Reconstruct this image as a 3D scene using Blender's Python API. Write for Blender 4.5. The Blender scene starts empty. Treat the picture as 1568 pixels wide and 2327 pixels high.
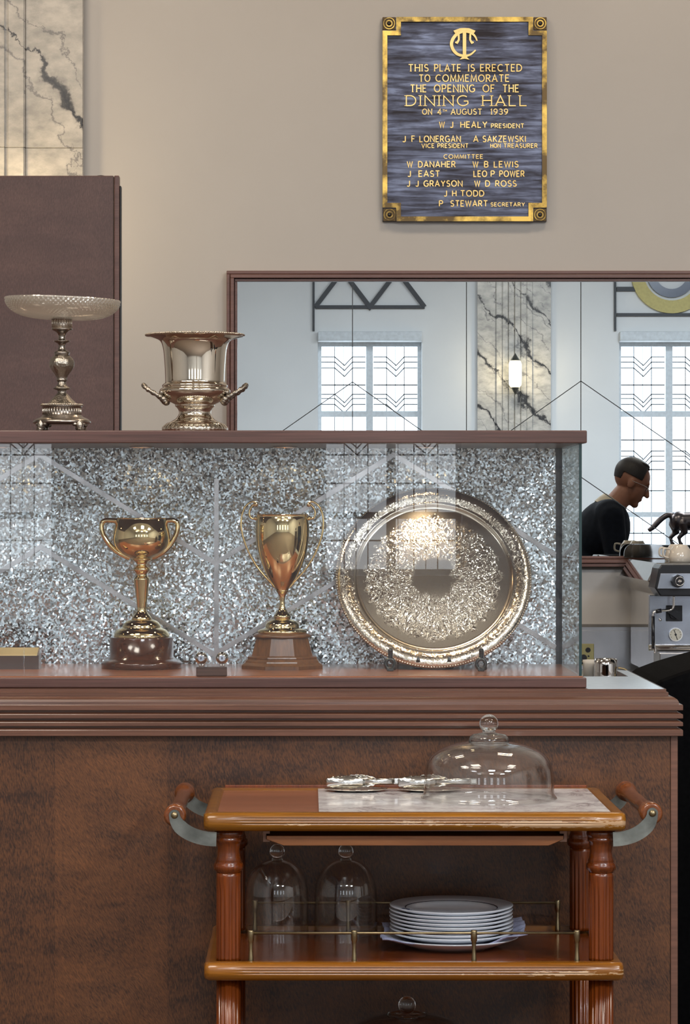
import bpy, bmesh, math, random
from mathutils import Vector, Matrix
random.seed(7)
R = math.radians
C = bpy.context.scene.collection
SC = bpy.context.scene

# ------------------------------------------------------------------ camera
F, CX, CY, EYE = 6200.0, 700.0, 1163.5, 1.5      # focal length and principal point in pixels of the 1568x2327 frame
cam = bpy.data.cameras.new('camera')
cam.sensor_fit = 'HORIZONTAL'; cam.sensor_width = 36.0
cam.lens = 36.0 * F / 1568.0
cam.shift_x = (784.0 - CX) / 1568.0
cam.clip_start = 0.1; cam.clip_end = 100
cam_o = bpy.data.objects.new('camera', cam); C.objects.link(cam_o)
cam_o.location = (0, 0, EYE); cam_o.rotation_euler = (R(90), 0, 0)
SC.camera = cam_o

# ------------------------------------------------------------------ light, exposure
SC.view_settings.view_transform = 'Standard'
SC.view_settings.look = 'None'
SC.view_settings.gamma = 1.0
SC.view_settings.use_curve_mapping = False
SC.view_settings.exposure = 0.0
SC.cycles.max_bounces = 10
SC.cycles.diffuse_bounces = 4
SC.cycles.glossy_bounces = 6
SC.cycles.transmission_bounces = 8
SC.cycles.transparent_max_bounces = 24
SC.cycles.caustics_reflective = False
SC.cycles.caustics_refractive = False
SC.cycles.sample_clamp_indirect = 4.0
SC.cycles.use_denoising = True
w = bpy.data.worlds.new('world'); SC.world = w
w.use_nodes = True
w.node_tree.nodes['Background'].inputs[0].default_value = (0.75, 0.85, 1.0, 1)
w.node_tree.nodes['Background'].inputs[1].default_value = 0.3
WINDOW_STRENGTH = 4.5
CEIL_Z = 5.6
def area(name, loc, size, sy, energy, col, rot=(0, 0, 0)):
    l = bpy.data.lights.new(name, 'AREA'); l.shape = 'RECTANGLE'; l.size = size; l.size_y = sy
    l.energy = energy; l.color = col
    o = bpy.data.objects.new(name, l); C.objects.link(o)
    o.location = loc; o.rotation_euler = rot
    return o
for ly, en in ((-6.0, 160), (-1.2, 275)):
    for lx, k in ((-4.2, 0.22), (0.6, 1.0), (5.0, 1.85)):      # added cool fill, weighted right to brighten the case back there
        area('ceiling_fill_light', (lx, ly, CEIL_Z - 0.25), 1.5, 1.5, en * k, (0.88, 0.94, 1.0))
for lx in (-3.6, -1.5, 3.4):
    area('ceiling_fill_light', (lx, 3.4, CEIL_Z - 0.25), 1.2, 1.2, 90, (1.0, 0.90, 0.78))  # warm fill added out of view below the ceiling, no fixture modelled
for lx, ly in ((-3.0, 2.2), (3.0, 2.2), (-3.0, -5.0), (3.0, -5.0)):          # unseen fill added facing up, so the tray mirrors a brighter ceiling
    area('upward_fill_light', (lx, ly, CEIL_Z - 0.9), 0.7, 0.7, 95, (1.0, 0.94, 0.86), (math.pi, 0, 0))
for lx in (-1.5, 1.5):
    area('bar_lamp_light', (lx, 8.6, CEIL_Z - 0.25), 0.9, 0.5, 42, (1.0, 0.80, 0.58))

# ------------------------------------------------------------------ helpers
def X(px, D): return (px - CX) * D / F
def Z(py, D): return EYE - (py - CY) * D / F

class MB:
    """collects shapes; build() links them as ONE mesh object"""
    def __init__(s): s.bm = bmesh.new()
    def face(s, vs, smooth=False):
        try:
            f = s.bm.faces.new(vs); f.smooth = smooth; return f
        except ValueError:
            return None
    def box(s, x0, x1, y0, y1, z0, z1, bev=0.0, seg=2):
        b = bmesh.new()
        v = [b.verts.new((x, y, z)) for x in (x0, x1) for y in (y0, y1) for z in (z0, z1)]
        for q in ((0, 1, 3, 2), (4, 6, 7, 5), (0, 4, 5, 1), (2, 3, 7, 6), (0, 2, 6, 4), (1, 5, 7, 3)):
            b.faces.new([v[i] for i in q])
        if bev > 0:
            bmesh.ops.bevel(b, geom=b.edges[:], offset=bev, segments=seg, profile=0.5, affect='EDGES')
        s.merge(b)
        return s
    def merge(s, b, mat=None, smooth=None):
        m = {}
        for v in b.verts: m[v] = s.bm.verts.new(mat @ v.co if mat else v.co)
        for f in b.faces:
            g = s.face([m[v] for v in f.verts])
            if g: g.smooth = f.smooth if smooth is None else smooth
        b.free()
    def lathe(s, prof, cx, cy, seg=64, fn=None, smooth=True, closed=True, phase=0.0, sx=1.0, sy=1.0):
        """prof: list of (r, z) from one end to the other"""
        rings = []
        for k, (r, z) in enumerate(prof):
            if r < 1e-6:
                rings.append([s.bm.verts.new((cx, cy, z))]); continue
            ring = []
            for i in range(seg):
                a = 2 * math.pi * i / seg + phase
                rr, zz = (r, z) if fn is None else fn(a, k / (len(prof) - 1), r, z)
                ring.append(s.bm.verts.new((cx + sx * rr * math.cos(a), cy + sy * rr * math.sin(a), zz)))
            rings.append(ring)
        for a, b in zip(rings[:-1], rings[1:]):
            if len(a) == 1 and len(b) == 1: continue
            for i in range(seg):
                j = (i + 1) % seg
                if len(a) == 1: s.face([a[0], b[j], b[i]], smooth)
                elif len(b) == 1: s.face([a[i], a[j], b[0]], smooth)
                else: s.face([a[i], a[j], b[j], b[i]], smooth)
        if closed:
            if len(rings[0]) > 1: s.face(list(reversed(rings[0])))
            if len(rings[-1]) > 1: s.face(rings[-1])
        return s
    def tube(s, pts, r, seg=12, smooth=True, flat=None, up=None, closed=False):
        """sweep of a circle (or ellipse r x flat) along pts; r may be a list"""
        pts = [Vector(p) for p in pts]; n = len(pts)
        rs = r if isinstance(r, (list, tuple)) else [r] * n
        rings = []; prev = None
        for i, p in enumerate(pts):
            if closed: t = pts[(i + 1) % n] - pts[i - 1]
            else: t = pts[min(i + 1, n - 1)] - pts[max(i - 1, 0)]
            t.normalize()
            if up is not None: u = Vector(up)
            elif prev is None: u = Vector((0, 0, 1)) if abs(t.z) < 0.9 else Vector((0, 1, 0))
            else: u = prev
            u = u - t * u.dot(t)
            if u.length < 1e-6: u = t.orthogonal()
            u.normalize(); prev = u
            v = t.cross(u)
            rf = rs[i] if flat is None else flat
            rings.append([s.bm.verts.new(p + u * (rf * math.sin(2 * math.pi * k / seg)) + v * (rs[i] * math.cos(2 * math.pi * k / seg))) for k in range(seg)])
        pairs = list(zip(rings[:-1], rings[1:])) + ([(rings[-1], rings[0])] if closed else [])
        for a, b in pairs:
            for k in range(seg):
                j = (k + 1) % seg
                s.face([a[k], a[j], b[j], b[k]], smooth)
        if not closed:
            s.face(list(reversed(rings[0]))); s.face(rings[-1])
        return s
    def ball(s, c, r, seg=24, rings=14, rot=None, sc=(1, 1, 1)):
        b = bmesh.new()
        bmesh.ops.create_uvsphere(b, u_segments=seg, v_segments=rings, radius=1.0)
        m = Matrix.Translation(Vector(c)) @ (rot.to_4x4() if rot else Matrix.Identity(4)) @ Matrix.Diagonal((r * sc[0], r * sc[1], r * sc[2], 1))
        s.merge(b, m, True)
        return s
    def prism_xz(s, poly, y0, y1, bev=0.0, smooth=False):
        b = bmesh.new()
        A = [b.verts.new((x, y0, z)) for x, z in poly]; B = [b.verts.new((x, y1, z)) for x, z in poly]
        n = len(poly)
        b.faces.new(A); b.faces.new(list(reversed(B)))
        for i in range(n):
            j = (i + 1) % n
            f = b.faces.new([A[j], A[i], B[i], B[j]]); f.smooth = smooth
        bmesh.ops.recalc_face_normals(b, faces=b.faces[:])
        if bev > 0:
            bmesh.ops.bevel(b, geom=[e for e in b.edges if abs((e.verts[0].co - e.verts[1].co).y) < 1e-6], offset=bev, segments=2, profile=0.5, affect='EDGES')
        s.merge(b)
        return s
    def ribbon(s, pts, hw, y0, y1, closed=False):
        """flat stroke of half width hw in the xz plane, from depth y0 to y1"""
        n = len(pts); L = []; Rr = []
        for i in range(n):
            x, z = pts[i]
            ds = []
            if i > 0 or closed:
                a = pts[i - 1]; d = Vector((x - a[0], z - a[1]))
                if d.length > 1e-9: ds.append(d.normalized())
            if i < n - 1 or closed:
                b = pts[(i + 1) % n]; d = Vector((b[0] - x, b[1] - z))
                if d.length > 1e-9: ds.append(d.normalized())
            if len(ds) == 2:
                t = ds[0] + ds[1]
                if t.length < 1e-3: t = ds[0].copy()
                t.normalize(); nrm = Vector((-t.y, t.x)); k = 1 / max(0.45, nrm.dot(Vector((-ds[0].y, ds[0].x))))
            else:
                t = ds[0]; nrm = Vector((-t.y, t.x)); k = 1
            h = hw[i] if isinstance(hw, (list, tuple)) else hw
            L.append((x + nrm.x * h * k, z + nrm.y * h * k)); Rr.append((x - nrm.x * h * k, z - nrm.y * h * k))
        f = [[s.bm.verts.new((p[0], y, p[1])) for p in P] for P in (L, Rr) for y in (y0, y1)]
        l0, l1, r0, r1 = f
        rng = range(n) if closed else range(n - 1)
        for i in rng:
            j = (i + 1) % n
            s.face([l0[i], l0[j], r0[j], r0[i]]); s.face([l1[i], r1[i], r1[j], l1[j]])
            s.face([l0[i], l1[i], l1[j], l0[j]]); s.face([r0[i], r0[j], r1[j], r1[i]])
        if not closed:
            s.face([l0[0], r0[0], r1[0], l1[0]]); s.face([l0[-1], l1[-1], r1[-1], r0[-1]])
        return s
    def build(s, name, mat, parent=None, fix=True):
        if fix: bmesh.ops.recalc_face_normals(s.bm, faces=s.bm.faces[:])
        me = bpy.data.meshes.new(name)
        if parent is not None:
            root = parent
            off = Vector((0, 0, 0))
            while root is not None:
                off += root.location; root = root.parent
            bmesh.ops.translate(s.bm, verts=s.bm.verts[:], vec=-off)
        s.bm.to_mesh(me); s.bm.free()
        me.materials.append(mat)
        o = bpy.data.objects.new(name, me); C.objects.link(o)
        if parent is not None: o.parent = parent
        return o

def tag(o, label, cat, group=None, kind=None):
    o['label'] = label; o['category'] = cat
    if group: o['group'] = group
    if kind: o['kind'] = kind
    return o
def thing(name, label, cat, loc, group=None):
    o = bpy.data.objects.new(name, None); C.objects.link(o)
    o.empty_display_size = 0.05
    o.location = loc
    return tag(o, label, cat, group)
def struct(o, label, cat):
    o['kind'] = 'structure'; o['label'] = label; o['category'] = cat
    return o
def dup(root, loc, label, group=None):
    r = root.copy(); C.objects.link(r); r.location = loc; r['label'] = label
    if group: r['group'] = group
    for ch in list(root.children):
        c = ch.copy(); C.objects.link(c); c.parent = r
        for g in ch.children:
            d = g.copy(); C.objects.link(d); d.parent = c
    return r
def remesh(mb, voxel, it=6, fac=0.5):
    """fuse overlapping shapes into one continuous surface"""
    bmesh.ops.recalc_face_normals(mb.bm, faces=mb.bm.faces[:])
    me = bpy.data.meshes.new('tmp'); mb.bm.to_mesh(me); mb.bm.free()
    o = bpy.data.objects.new('tmp', me); C.objects.link(o)
    m = o.modifiers.new('r', 'REMESH'); m.mode = 'VOXEL'; m.voxel_size = voxel
    m2 = o.modifiers.new('s', 'SMOOTH'); m2.iterations = it; m2.factor = fac
    dg = bpy.context.evaluated_depsgraph_get()
    res = bpy.data.meshes.new_from_object(o.evaluated_get(dg))
    bpy.data.objects.remove(o); bpy.data.meshes.remove(me)
    out = MB(); out.bm.from_mesh(res); bpy.data.meshes.remove(res)
    for f in out.bm.faces: f.smooth = True
    return out
def capsule(mb, p0, p1, r0, r1, seg=16):
    p0 = Vector(p0); p1 = Vector(p1); d = (p1 - p0); L = d.length; d.normalize()
    pts = []; rs = []
    for a in (85, 60, 30): pts.append(p0 - d * r0 * math.sin(R(a))); rs.append(r0 * math.cos(R(a)))
    for k in range(5): pts.append(p0 + d * L * k / 4); rs.append(r0 + (r1 - r0) * k / 4)
    for a in (30, 60, 85): pts.append(p1 + d * r1 * math.sin(R(a))); rs.append(r1 * math.cos(R(a)))
    mb.tube(pts, rs, seg)
def spline(pts, n=8):
    """Catmull-Rom through pts"""
    P = [Vector(p) for p in pts]; out = []
    for i in range(len(P) - 1):
        a = P[max(i - 1, 0)]; b = P[i]; c = P[i + 1]; d = P[min(i + 2, len(P) - 1)]
        for k in range(n):
            t = k / n
            out.append(0.5 * ((2 * b) + (c - a) * t + (2 * a - 5 * b + 4 * c - d) * t * t + (3 * b - a - 3 * c + d) * t ** 3))
    out.append(P[-1])
    return out
def smooth_prof(prof, n=4):
    return [(max(p.x, 0.0), p.y) for p in (Vector((v.x, v.y)) for v in spline([(r, z, 0) for r, z in prof], n))]

# ------------------------------------------------------------------ materials
def new_mat(name):
    m = bpy.data.materials.new(name); m.use_nodes = True
    nt = m.node_tree; nt.nodes.clear()
    out = nt.nodes.new('ShaderNodeOutputMaterial')
    return m, nt, out
def node(nt, t, **kw):
    n = nt.nodes.new(t)
    for k, v in kw.items():
        if k.startswith('i_'): n.inputs[k[2:].replace('_', ' ')].default_value = v
        else: setattr(n, k, v)
    return n
def principled(nt, out, col=(0.5, 0.5, 0.5), rough=0.5, metal=0.0, coat=0.0, coat_rough=0.05, spec=0.5):
    p = nt.nodes.new('ShaderNodeBsdfPrincipled')
    p.inputs['Base Color'].default_value = (*col, 1); p.inputs['Roughness'].default_value = rough
    p.inputs['Metallic'].default_value = metal; p.inputs['Coat Weight'].default_value = coat
    p.inputs['Coat Roughness'].default_value = coat_rough; p.inputs['Specular IOR Level'].default_value = spec
    nt.links.new(p.outputs[0], out.inputs['Surface'])
    return p
def coords(nt, scale=(1, 1, 1), rot=(0, 0, 0), loc=(0, 0, 0)):
    t = nt.nodes.new('ShaderNodeTexCoord'); mp = nt.nodes.new('ShaderNodeMapping')
    mp.inputs['Scale'].default_value = scale; mp.inputs['Rotation'].default_value = rot; mp.inputs['Location'].default_value = loc
    nt.links.new(t.outputs['Object'], mp.inputs['Vector'])
    return mp
def noise(nt, vec, scale=5, detail=3, rough=0.5, dist=0.0):
    n = node(nt, 'ShaderNodeTexNoise'); n.inputs['Scale'].default_value = scale; n.inputs['Detail'].default_value = detail
    n.inputs['Roughness'].default_value = rough; n.inputs['Distortion'].default_value = dist
    nt.links.new(vec.outputs[0], n.inputs['Vector'])
    return n
def ramp(nt, fac, stops, interp='LINEAR'):
    r = nt.nodes.new('ShaderNodeValToRGB'); r.color_ramp.interpolation = interp
    while len(r.color_ramp.elements) < len(stops): r.color_ramp.elements.new(0.5)
    for e, (p, c) in zip(r.color_ramp.elements, stops):
        e.position = p; e.color = (*c, 1) if len(c) == 3 else c
    nt.links.new(fac, r.inputs[0])
    return r
def mixc(nt, fac, a, b, mode='MIX'):
    m = nt.nodes.new('ShaderNodeMix'); m.data_type = 'RGBA'; m.blend_type = mode
    for v, i in ((fac, 0), (a, 6), (b, 7)):
        if isinstance(v, (int, float)): m.inputs[i].default_value = v
        elif isinstance(v, tuple): m.inputs[i].default_value = (*v, 1)
        else: nt.links.new(v, m.inputs[i])
    return m.outputs[2]
def math_(nt, op, a, b=0.0):
    m = nt.nodes.new('ShaderNodeMath'); m.operation = op
    for v, i in ((a, 0), (b, 1)):
        if isinstance(v, (int, float)): m.inputs[i].default_value = v
        else: nt.links.new(v, m.inputs[i])
    return m.outputs[0]
def bump(nt, h, p, strength=0.3, dist=0.002):
    b = nt.nodes.new('ShaderNodeBump'); b.inputs['Strength'].default_value = strength; b.inputs['Distance'].default_value = dist
    nt.links.new(h, b.inputs['Height']); nt.links.new(b.outputs[0], p.inputs['Normal'])
    return b

def m_plain(name, col, rough=0.5, metal=0.0, coat=0.0, var=0.08, scale=30, bmp=0.0, spec=0.5):
    m, nt, out = new_mat(name); p = principled(nt, out, col, rough, metal, coat, spec=spec)
    n = noise(nt, coords(nt), scale, 3)
    d = tuple(c * (1 - var) for c in col); l = tuple(min(1, c * (1 + var)) for c in col)
    nt.links.new(ramp(nt, n.outputs[0], [(0.3, d), (0.7, l)]).outputs[0], p.inputs['Base Color'])
    if bmp > 0: bump(nt, n.outputs[0], p, bmp, 0.001)
    return m
def m_paint(name, col):
    m, nt, out = new_mat(name); p = principled(nt, out, col, 0.75)
    c = coords(nt)
    n = noise(nt, c, 1.2, 4)
    nt.links.new(ramp(nt, n.outputs[0], [(0.3, tuple(v * 0.96 for v in col)), (0.7, tuple(v * 1.03 for v in col))]).outputs[0], p.inputs['Base Color'])
    n2 = noise(nt, c, 260, 2); bump(nt, n2.outputs[0], p, 0.06, 0.001)
    return m
def m_lacewood(name, dark, light, leaf=0.2523, leaf_off=0.0166, ang=22, coat=0.06):
    """quarter-sawn veneer: leaves side by side, short slanting flecks"""
    m, nt, out = new_mat(name); p = principled(nt, out, light, 0.42, 0, coat, 0.08)
    t = nt.nodes.new('ShaderNodeTexCoord'); sep = nt.nodes.new('ShaderNodeSeparateXYZ')
    nt.links.new(t.outputs['Object'], sep.inputs[0])
    b = math_(nt, 'FLOOR', math_(nt, 'DIVIDE', math_(nt, 'ADD', sep.outputs[0], leaf_off + 20 * leaf), leaf))
    wn = nt.nodes.new('ShaderNodeTexWhiteNoise'); wn.noise_dimensions = '1D'; nt.links.new(b, wn.inputs['W'])
    warp = noise(nt, coords(nt, (1, 1, 1)), 9, 3)
    add = nt.nodes.new('ShaderNodeVectorMath'); add.operation = 'MULTIPLY_ADD'
    nt.links.new(warp.outputs[1], add.inputs[0]); add.inputs[1].default_value = (0.022, 0.022, 0.022); nt.links.new(t.outputs['Object'], add.inputs[2])
    mp = nt.nodes.new('ShaderNodeMapping'); nt.links.new(add.outputs[0], mp.inputs['Vector'])
    comb = nt.nodes.new('ShaderNodeCombineXYZ')
    sgn = math_(nt, 'MULTIPLY', math_(nt, 'SUBTRACT', wn.outputs[0], 0.5), 0.5)
    nt.links.new(math_(nt, 'ADD', sgn, R(ang)), comb.inputs[1])
    nt.links.new(comb.outputs[0], mp.inputs['Rotation'])
    mp2 = nt.nodes.new('ShaderNodeMapping'); mp2.inputs['Scale'].default_value = (420, 420, 90)
    nt.links.new(mp.outputs[0], mp2.inputs['Vector'])
    fl = noise(nt, mp2, 1.0, 2, 0.6)
    slow = noise(nt, coords(nt, (9, 9, 1.3)), 1.0, 5, 0.6)
    cloud = noise(nt, coords(nt, (5, 5, 16)), 1.0, 4, 0.6)
    v = math_(nt, 'ADD', math_(nt, 'MULTIPLY', fl.outputs[0], 0.80), math_(nt, 'MULTIPLY', slow.outputs[0], 0.25))
    v = math_(nt, 'ADD', v, math_(nt, 'MULTIPLY', math_(nt, 'SUBTRACT', cloud.outputs[0], 0.5), 0.55))
    v = math_(nt, 'ADD', v, math_(nt, 'MULTIPLY', math_(nt, 'SUBTRACT', wn.outputs[0], 0.5), 0.10))
    rp = ramp(nt, v, [(0.33, dark), (0.56, tuple((a_ + b_) / 2 for a_, b_ in zip(dark, light))), (0.78, light)])
    nt.links.new(rp.outputs[0], p.inputs['Base Color'])
    bump(nt, fl.outputs[0], p, 0.08, 0.0006)
    return m
def m_grain(name, dark, light, axis='X', rough=0.35, coat=0.4, fine=260, wear=None):
    """straight grained wood, grain running along axis"""
    m, nt, out = new_mat(name); p = principled(nt, out, light, rough, 0, coat, 0.1)
    s = {'X': (6, fine, fine), 'Y': (fine, 6, fine), 'Z': (fine, fine, 6)}[axis]
    s2 = tuple(v / 12 + 0.5 for v in s)
    n1 = noise(nt, coords(nt, s), 1.0, 3, 0.6); n2 = noise(nt, coords(nt, s2), 1.0, 4, 0.6, 0.4)
    v = math_(nt, 'ADD', math_(nt, 'MULTIPLY', n1.outputs[0], 0.5), math_(nt, 'MULTIPLY', n2.outputs[0], 0.5))
    col = ramp(nt, v, [(0.36, dark), (0.64, light)]).outputs[0]
    if wear:                                        # varnish rubbed off along a band of the edge
        zc, zh, amount, wcol = wear
        t = nt.nodes.new('ShaderNodeTexCoord'); sep = nt.nodes.new('ShaderNodeSeparateXYZ'); nt.links.new(t.outputs['Object'], sep.inputs[0])
        d = math_(nt, 'DIVIDE', math_(nt, 'ABSOLUTE', math_(nt, 'SUBTRACT', sep.outputs[2], zc)), zh)
        wv = noise(nt, coords(nt, (9, 2, 60)), 1.0, 5, 0.65); wb = noise(nt, coords(nt, (60, 10, 260)), 1.0, 4, 0.6)
        xr = nt.nodes.new('ShaderNodeMapRange'); xr.inputs[1].default_value = -0.2; xr.inputs[2].default_value = 0.65
        xr.inputs[3].default_value = -0.10; xr.inputs[4].default_value = 0.10
        nt.links.new(sep.outputs[0], xr.inputs[0])
        k = math_(nt, 'ADD', math_(nt, 'ADD', math_(nt, 'MULTIPLY', wv.outputs[0], 0.7), math_(nt, 'MULTIPLY', wb.outputs[0], 0.3)), xr.outputs[0])
        k = math_(nt, 'SUBTRACT', k, math_(nt, 'MULTIPLY', d, 0.12))
        mask = math_(nt, 'GREATER_THAN', k, amount)
        col = mixc(nt, mask, col, wcol)
        inv = math_(nt, 'MULTIPLY', math_(nt, 'SUBTRACT', 1.0, mask), coat)
        nt.links.new(inv, p.inputs['Coat Weight'])
    nt.links.new(col, p.inputs['Base Color'])
    bump(nt, n1.outputs[0], p, 0.05, 0.0005)
    return m
def m_marble(name, base, vein, scale=1.0, thick=0.5, rot=40, coat=0.5, warm=None):
    m, nt, out = new_mat(name); p = principled(nt, out, base, 0.25, 0, coat, 0.08)
    c = coords(nt, (scale, scale, scale * 0.55), (R(8), R(rot), 0))
    n = noise(nt, c, 2.2, 8, 0.62, 0.9)
    r1 = math_(nt, 'ABSOLUTE', math_(nt, 'SUBTRACT', n.outputs[0], 0.5))
    veins = ramp(nt, r1, [(0.0, (1, 1, 1)), (0.018 * thick, (0.75, 0.75, 0.75)), (0.055 * thick, (0.22, 0.22, 0.22)), (0.16, (0, 0, 0))])
    gate = noise(nt, coords(nt, (scale * 0.9,) * 3, (0, R(rot), 0), (3.1, 1.7, 5.2)), 1.3, 3)
    g = ramp(nt, gate.outputs[0], [(0.42, (0, 0, 0)), (0.60, (1, 1, 1))])
    fac = math_(nt, 'MULTIPLY', veins.outputs[0], g.outputs[0])
    cl = noise(nt, coords(nt, (scale * 2,) * 3, (0, R(rot), 0)), 1.6, 7, 0.65)
    b2 = warm or tuple(v * 0.72 for v in base)
    bcol = ramp(nt, cl.outputs[0], [(0.36, b2), (0.6, base)])
    nt.links.new(mixc(nt, fac, bcol.outputs[0], vein), p.inputs['Base Color'])
    return m
def m_veined(name):
    """white marble with bold dark veins running down to the right"""
    m, nt, out = new_mat(name); p = principled(nt, out, (0.6, 0.58, 0.54), 0.25, 0, 0.5, 0.08)
    t = nt.nodes.new('ShaderNodeTexCoord'); sep = nt.nodes.new('ShaderNodeSeparateXYZ'); nt.links.new(t.outputs['Object'], sep.inputs[0])
    tt = math_(nt, 'ADD', sep.outputs[2], math_(nt, 'MULTIPLY', sep.outputs[0], 0.95))
    w1 = noise(nt, coords(nt, (1.6, 1.6, 1.6)), 1.0, 3, 0.5); w2 = noise(nt, coords(nt, (9, 9, 9)), 1.0, 6, 0.7)
    tt = math_(nt, 'ADD', tt, math_(nt, 'ADD', math_(nt, 'MULTIPLY', w1.outputs[0], 0.9), math_(nt, 'MULTIPLY', w2.outputs[0], 0.26)))
    def veins(period, width, off):
        f = math_(nt, 'FRACT', math_(nt, 'ADD', math_(nt, 'DIVIDE', tt, period), off))
        d = math_(nt, 'MULTIPLY', math_(nt, 'ABSOLUTE', math_(nt, 'SUBTRACT', f, 0.5)), period)
        wn = noise(nt, coords(nt, (3.5, 3.5, 3.5), (0, 0, 0), (off * 7, off * 3, 2)), 1.0, 5, 0.65)
        wd = ramp(nt, wn.outputs[0], [(0.42, (0.08,) * 3), (0.66, (1.0,) * 3)])
        q_ = math_(nt, 'DIVIDE', d, math_(nt, 'MULTIPLY', wd.outputs[0], width))
        return ramp(nt, math_(nt, 'MULTIPLY', q_, 0.4), [(0.0, (1, 1, 1)), (0.25, (0.9,) * 3), (0.5, (0.25,) * 3), (1.0, (0, 0, 0))]).outputs[0]
    v1 = veins(0.62, 0.050, 0.15); v2 = veins(0.29, 0.014, 0.6)
    cl = noise(nt, coords(nt, (7, 7, 12), (0, R(40), 0)), 1.0, 7, 0.65)
    base = ramp(nt, cl.outputs[0], [(0.34, (0.36, 0.35, 0.33)), (0.60, (0.62, 0.59, 0.54))]).outputs[0]
    c = mixc(nt, math_(nt, 'MULTIPLY', v2, 0.65), base, (0.10, 0.10, 0.11))
    c = mixc(nt, v1, c, (0.022, 0.023, 0.028))
    nt.links.new(c, p.inputs['Base Color'])
    return m
def m_metal(name, col, rough=0.12, bmp=0.0, scale=200, var=0.06):
    m, nt, out = new_mat(name); p = principled(nt, out, col, rough, 1.0)
    n = noise(nt, coords(nt), 14, 4)
    nt.links.new(ramp(nt, n.outputs[0], [(0.3, tuple(v * (1 - var) for v in col)), (0.7, tuple(min(1, v * (1 + var)) for v in col))]).outputs[0], p.inputs['Base Color'])
    if bmp > 0:
        n2 = noise(nt, coords(nt), scale, 3); bump(nt, n2.outputs[0], p, bmp, 0.002)
    return m
def m_thin_glass(name, tint=(0.97, 0.985, 0.98), edge=(0.72, 0.78, 0.78), ior=1.45, rough=0.0, boost=1.0):
    m, nt, out = new_mat(name)
    lw = nt.nodes.new('ShaderNodeLayerWeight'); lw.inputs[0].default_value = 0.35
    tc = ramp(nt, lw.outputs['Facing'], [(0.0, tint), (0.75, tint), (1.0, edge)])
    tr = nt.nodes.new('ShaderNodeBsdfTransparent'); nt.links.new(tc.outputs[0], tr.inputs[0])
    gl = nt.nodes.new('ShaderNodeBsdfGlossy'); gl.inputs['Roughness'].default_value = rough
    fr = nt.nodes.new('ShaderNodeFresnel'); fr.inputs[0].default_value = ior
    mx = nt.nodes.new('ShaderNodeMixShader')
    # a pane's two faces look the same from either side
    geo = nt.nodes.new('ShaderNodeNewGeometry')
    nt.links.new(math_(nt, 'ADD', ior, math_(nt, 'MULTIPLY', geo.outputs['Backfacing'], 1.0 / ior - ior)), fr.inputs[0])
    fac = math_(nt, 'MINIMUM', math_(nt, 'MULTIPLY', fr.outputs[0], boost), 0.85)
    nt.links.new(fac, mx.inputs[0]); nt.links.new(tr.outputs[0], mx.inputs[1]); nt.links.new(gl.outputs[0], mx.inputs[2])
    nt.links.new(mx.outputs[0], out.inputs['Surface'])
    return m
def m_solid_glass(name, col=(0.96, 0.97, 0.97), ior=1.48, rough=0.0):
    m, nt, out = new_mat(name)
    g = nt.nodes.new('ShaderNodeBsdfGlass'); g.inputs['Color'].default_value = (*col, 1)
    g.inputs['IOR'].default_value = ior; g.inputs['Roughness'].default_value = rough
    nt.links.new(g.outputs[0], out.inputs['Surface'])
    return m
def m_emit(name, col, strength, var=0.0, scale=4):
    m, nt, out = new_mat(name)
    e = nt.nodes.new('ShaderNodeEmission'); e.inputs[0].default_value = (*col, 1); e.inputs[1].default_value = strength
    if var:
        n = noise(nt, coords(nt), scale, 4)
        nt.links.new(ramp(nt, n.outputs[0], [(0.3, tuple(c * (1 - var) for c in col)), (0.7, col)]).outputs[0], e.inputs[0])
    nt.links.new(e.outputs[0], out.inputs['Surface'])
    return m
def m_mottled(name):
    """silvered cathedral glass: small flat facets tipped every way"""
    m, nt, out = new_mat(name); p = principled(nt, out, (0.56, 0.61, 0.65), 0.20, 1.0)
    c = coords(nt)
    n = noise(nt, c, 120, 2, 0.5)
    add = nt.nodes.new('ShaderNodeVectorMath'); add.operation = 'MULTIPLY_ADD'
    nt.links.new(n.outputs[1], add.inputs[0]); add.inputs[1].default_value = (0.006, 0.006, 0.006); nt.links.new(c.outputs[0], add.inputs[2])
    v = nt.nodes.new('ShaderNodeTexVoronoi'); v.inputs['Scale'].default_value = 235; nt.links.new(add.outputs[0], v.inputs['Vector'])
    sub = nt.nodes.new('ShaderNodeVectorMath'); sub.operation = 'MULTIPLY_ADD'
    nt.links.new(v.outputs['Color'], sub.inputs[0]); sub.inputs[1].default_value = (0.40, 0.0, 0.40); sub.inputs[2].default_value = (-0.20, 0, -0.20)
    geo = nt.nodes.new('ShaderNodeNewGeometry'); ad = nt.nodes.new('ShaderNodeVectorMath'); ad.operation = 'ADD'
    nt.links.new(geo.outputs['Normal'], ad.inputs[0]); nt.links.new(sub.outputs[0], ad.inputs[1])
    nm = nt.nodes.new('ShaderNodeVectorMath'); nm.operation = 'NORMALIZE'; nt.links.new(ad.outputs[0], nm.inputs[0])
    nt.links.new(nm.outputs[0], p.inputs['Normal'])
    return m
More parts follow.
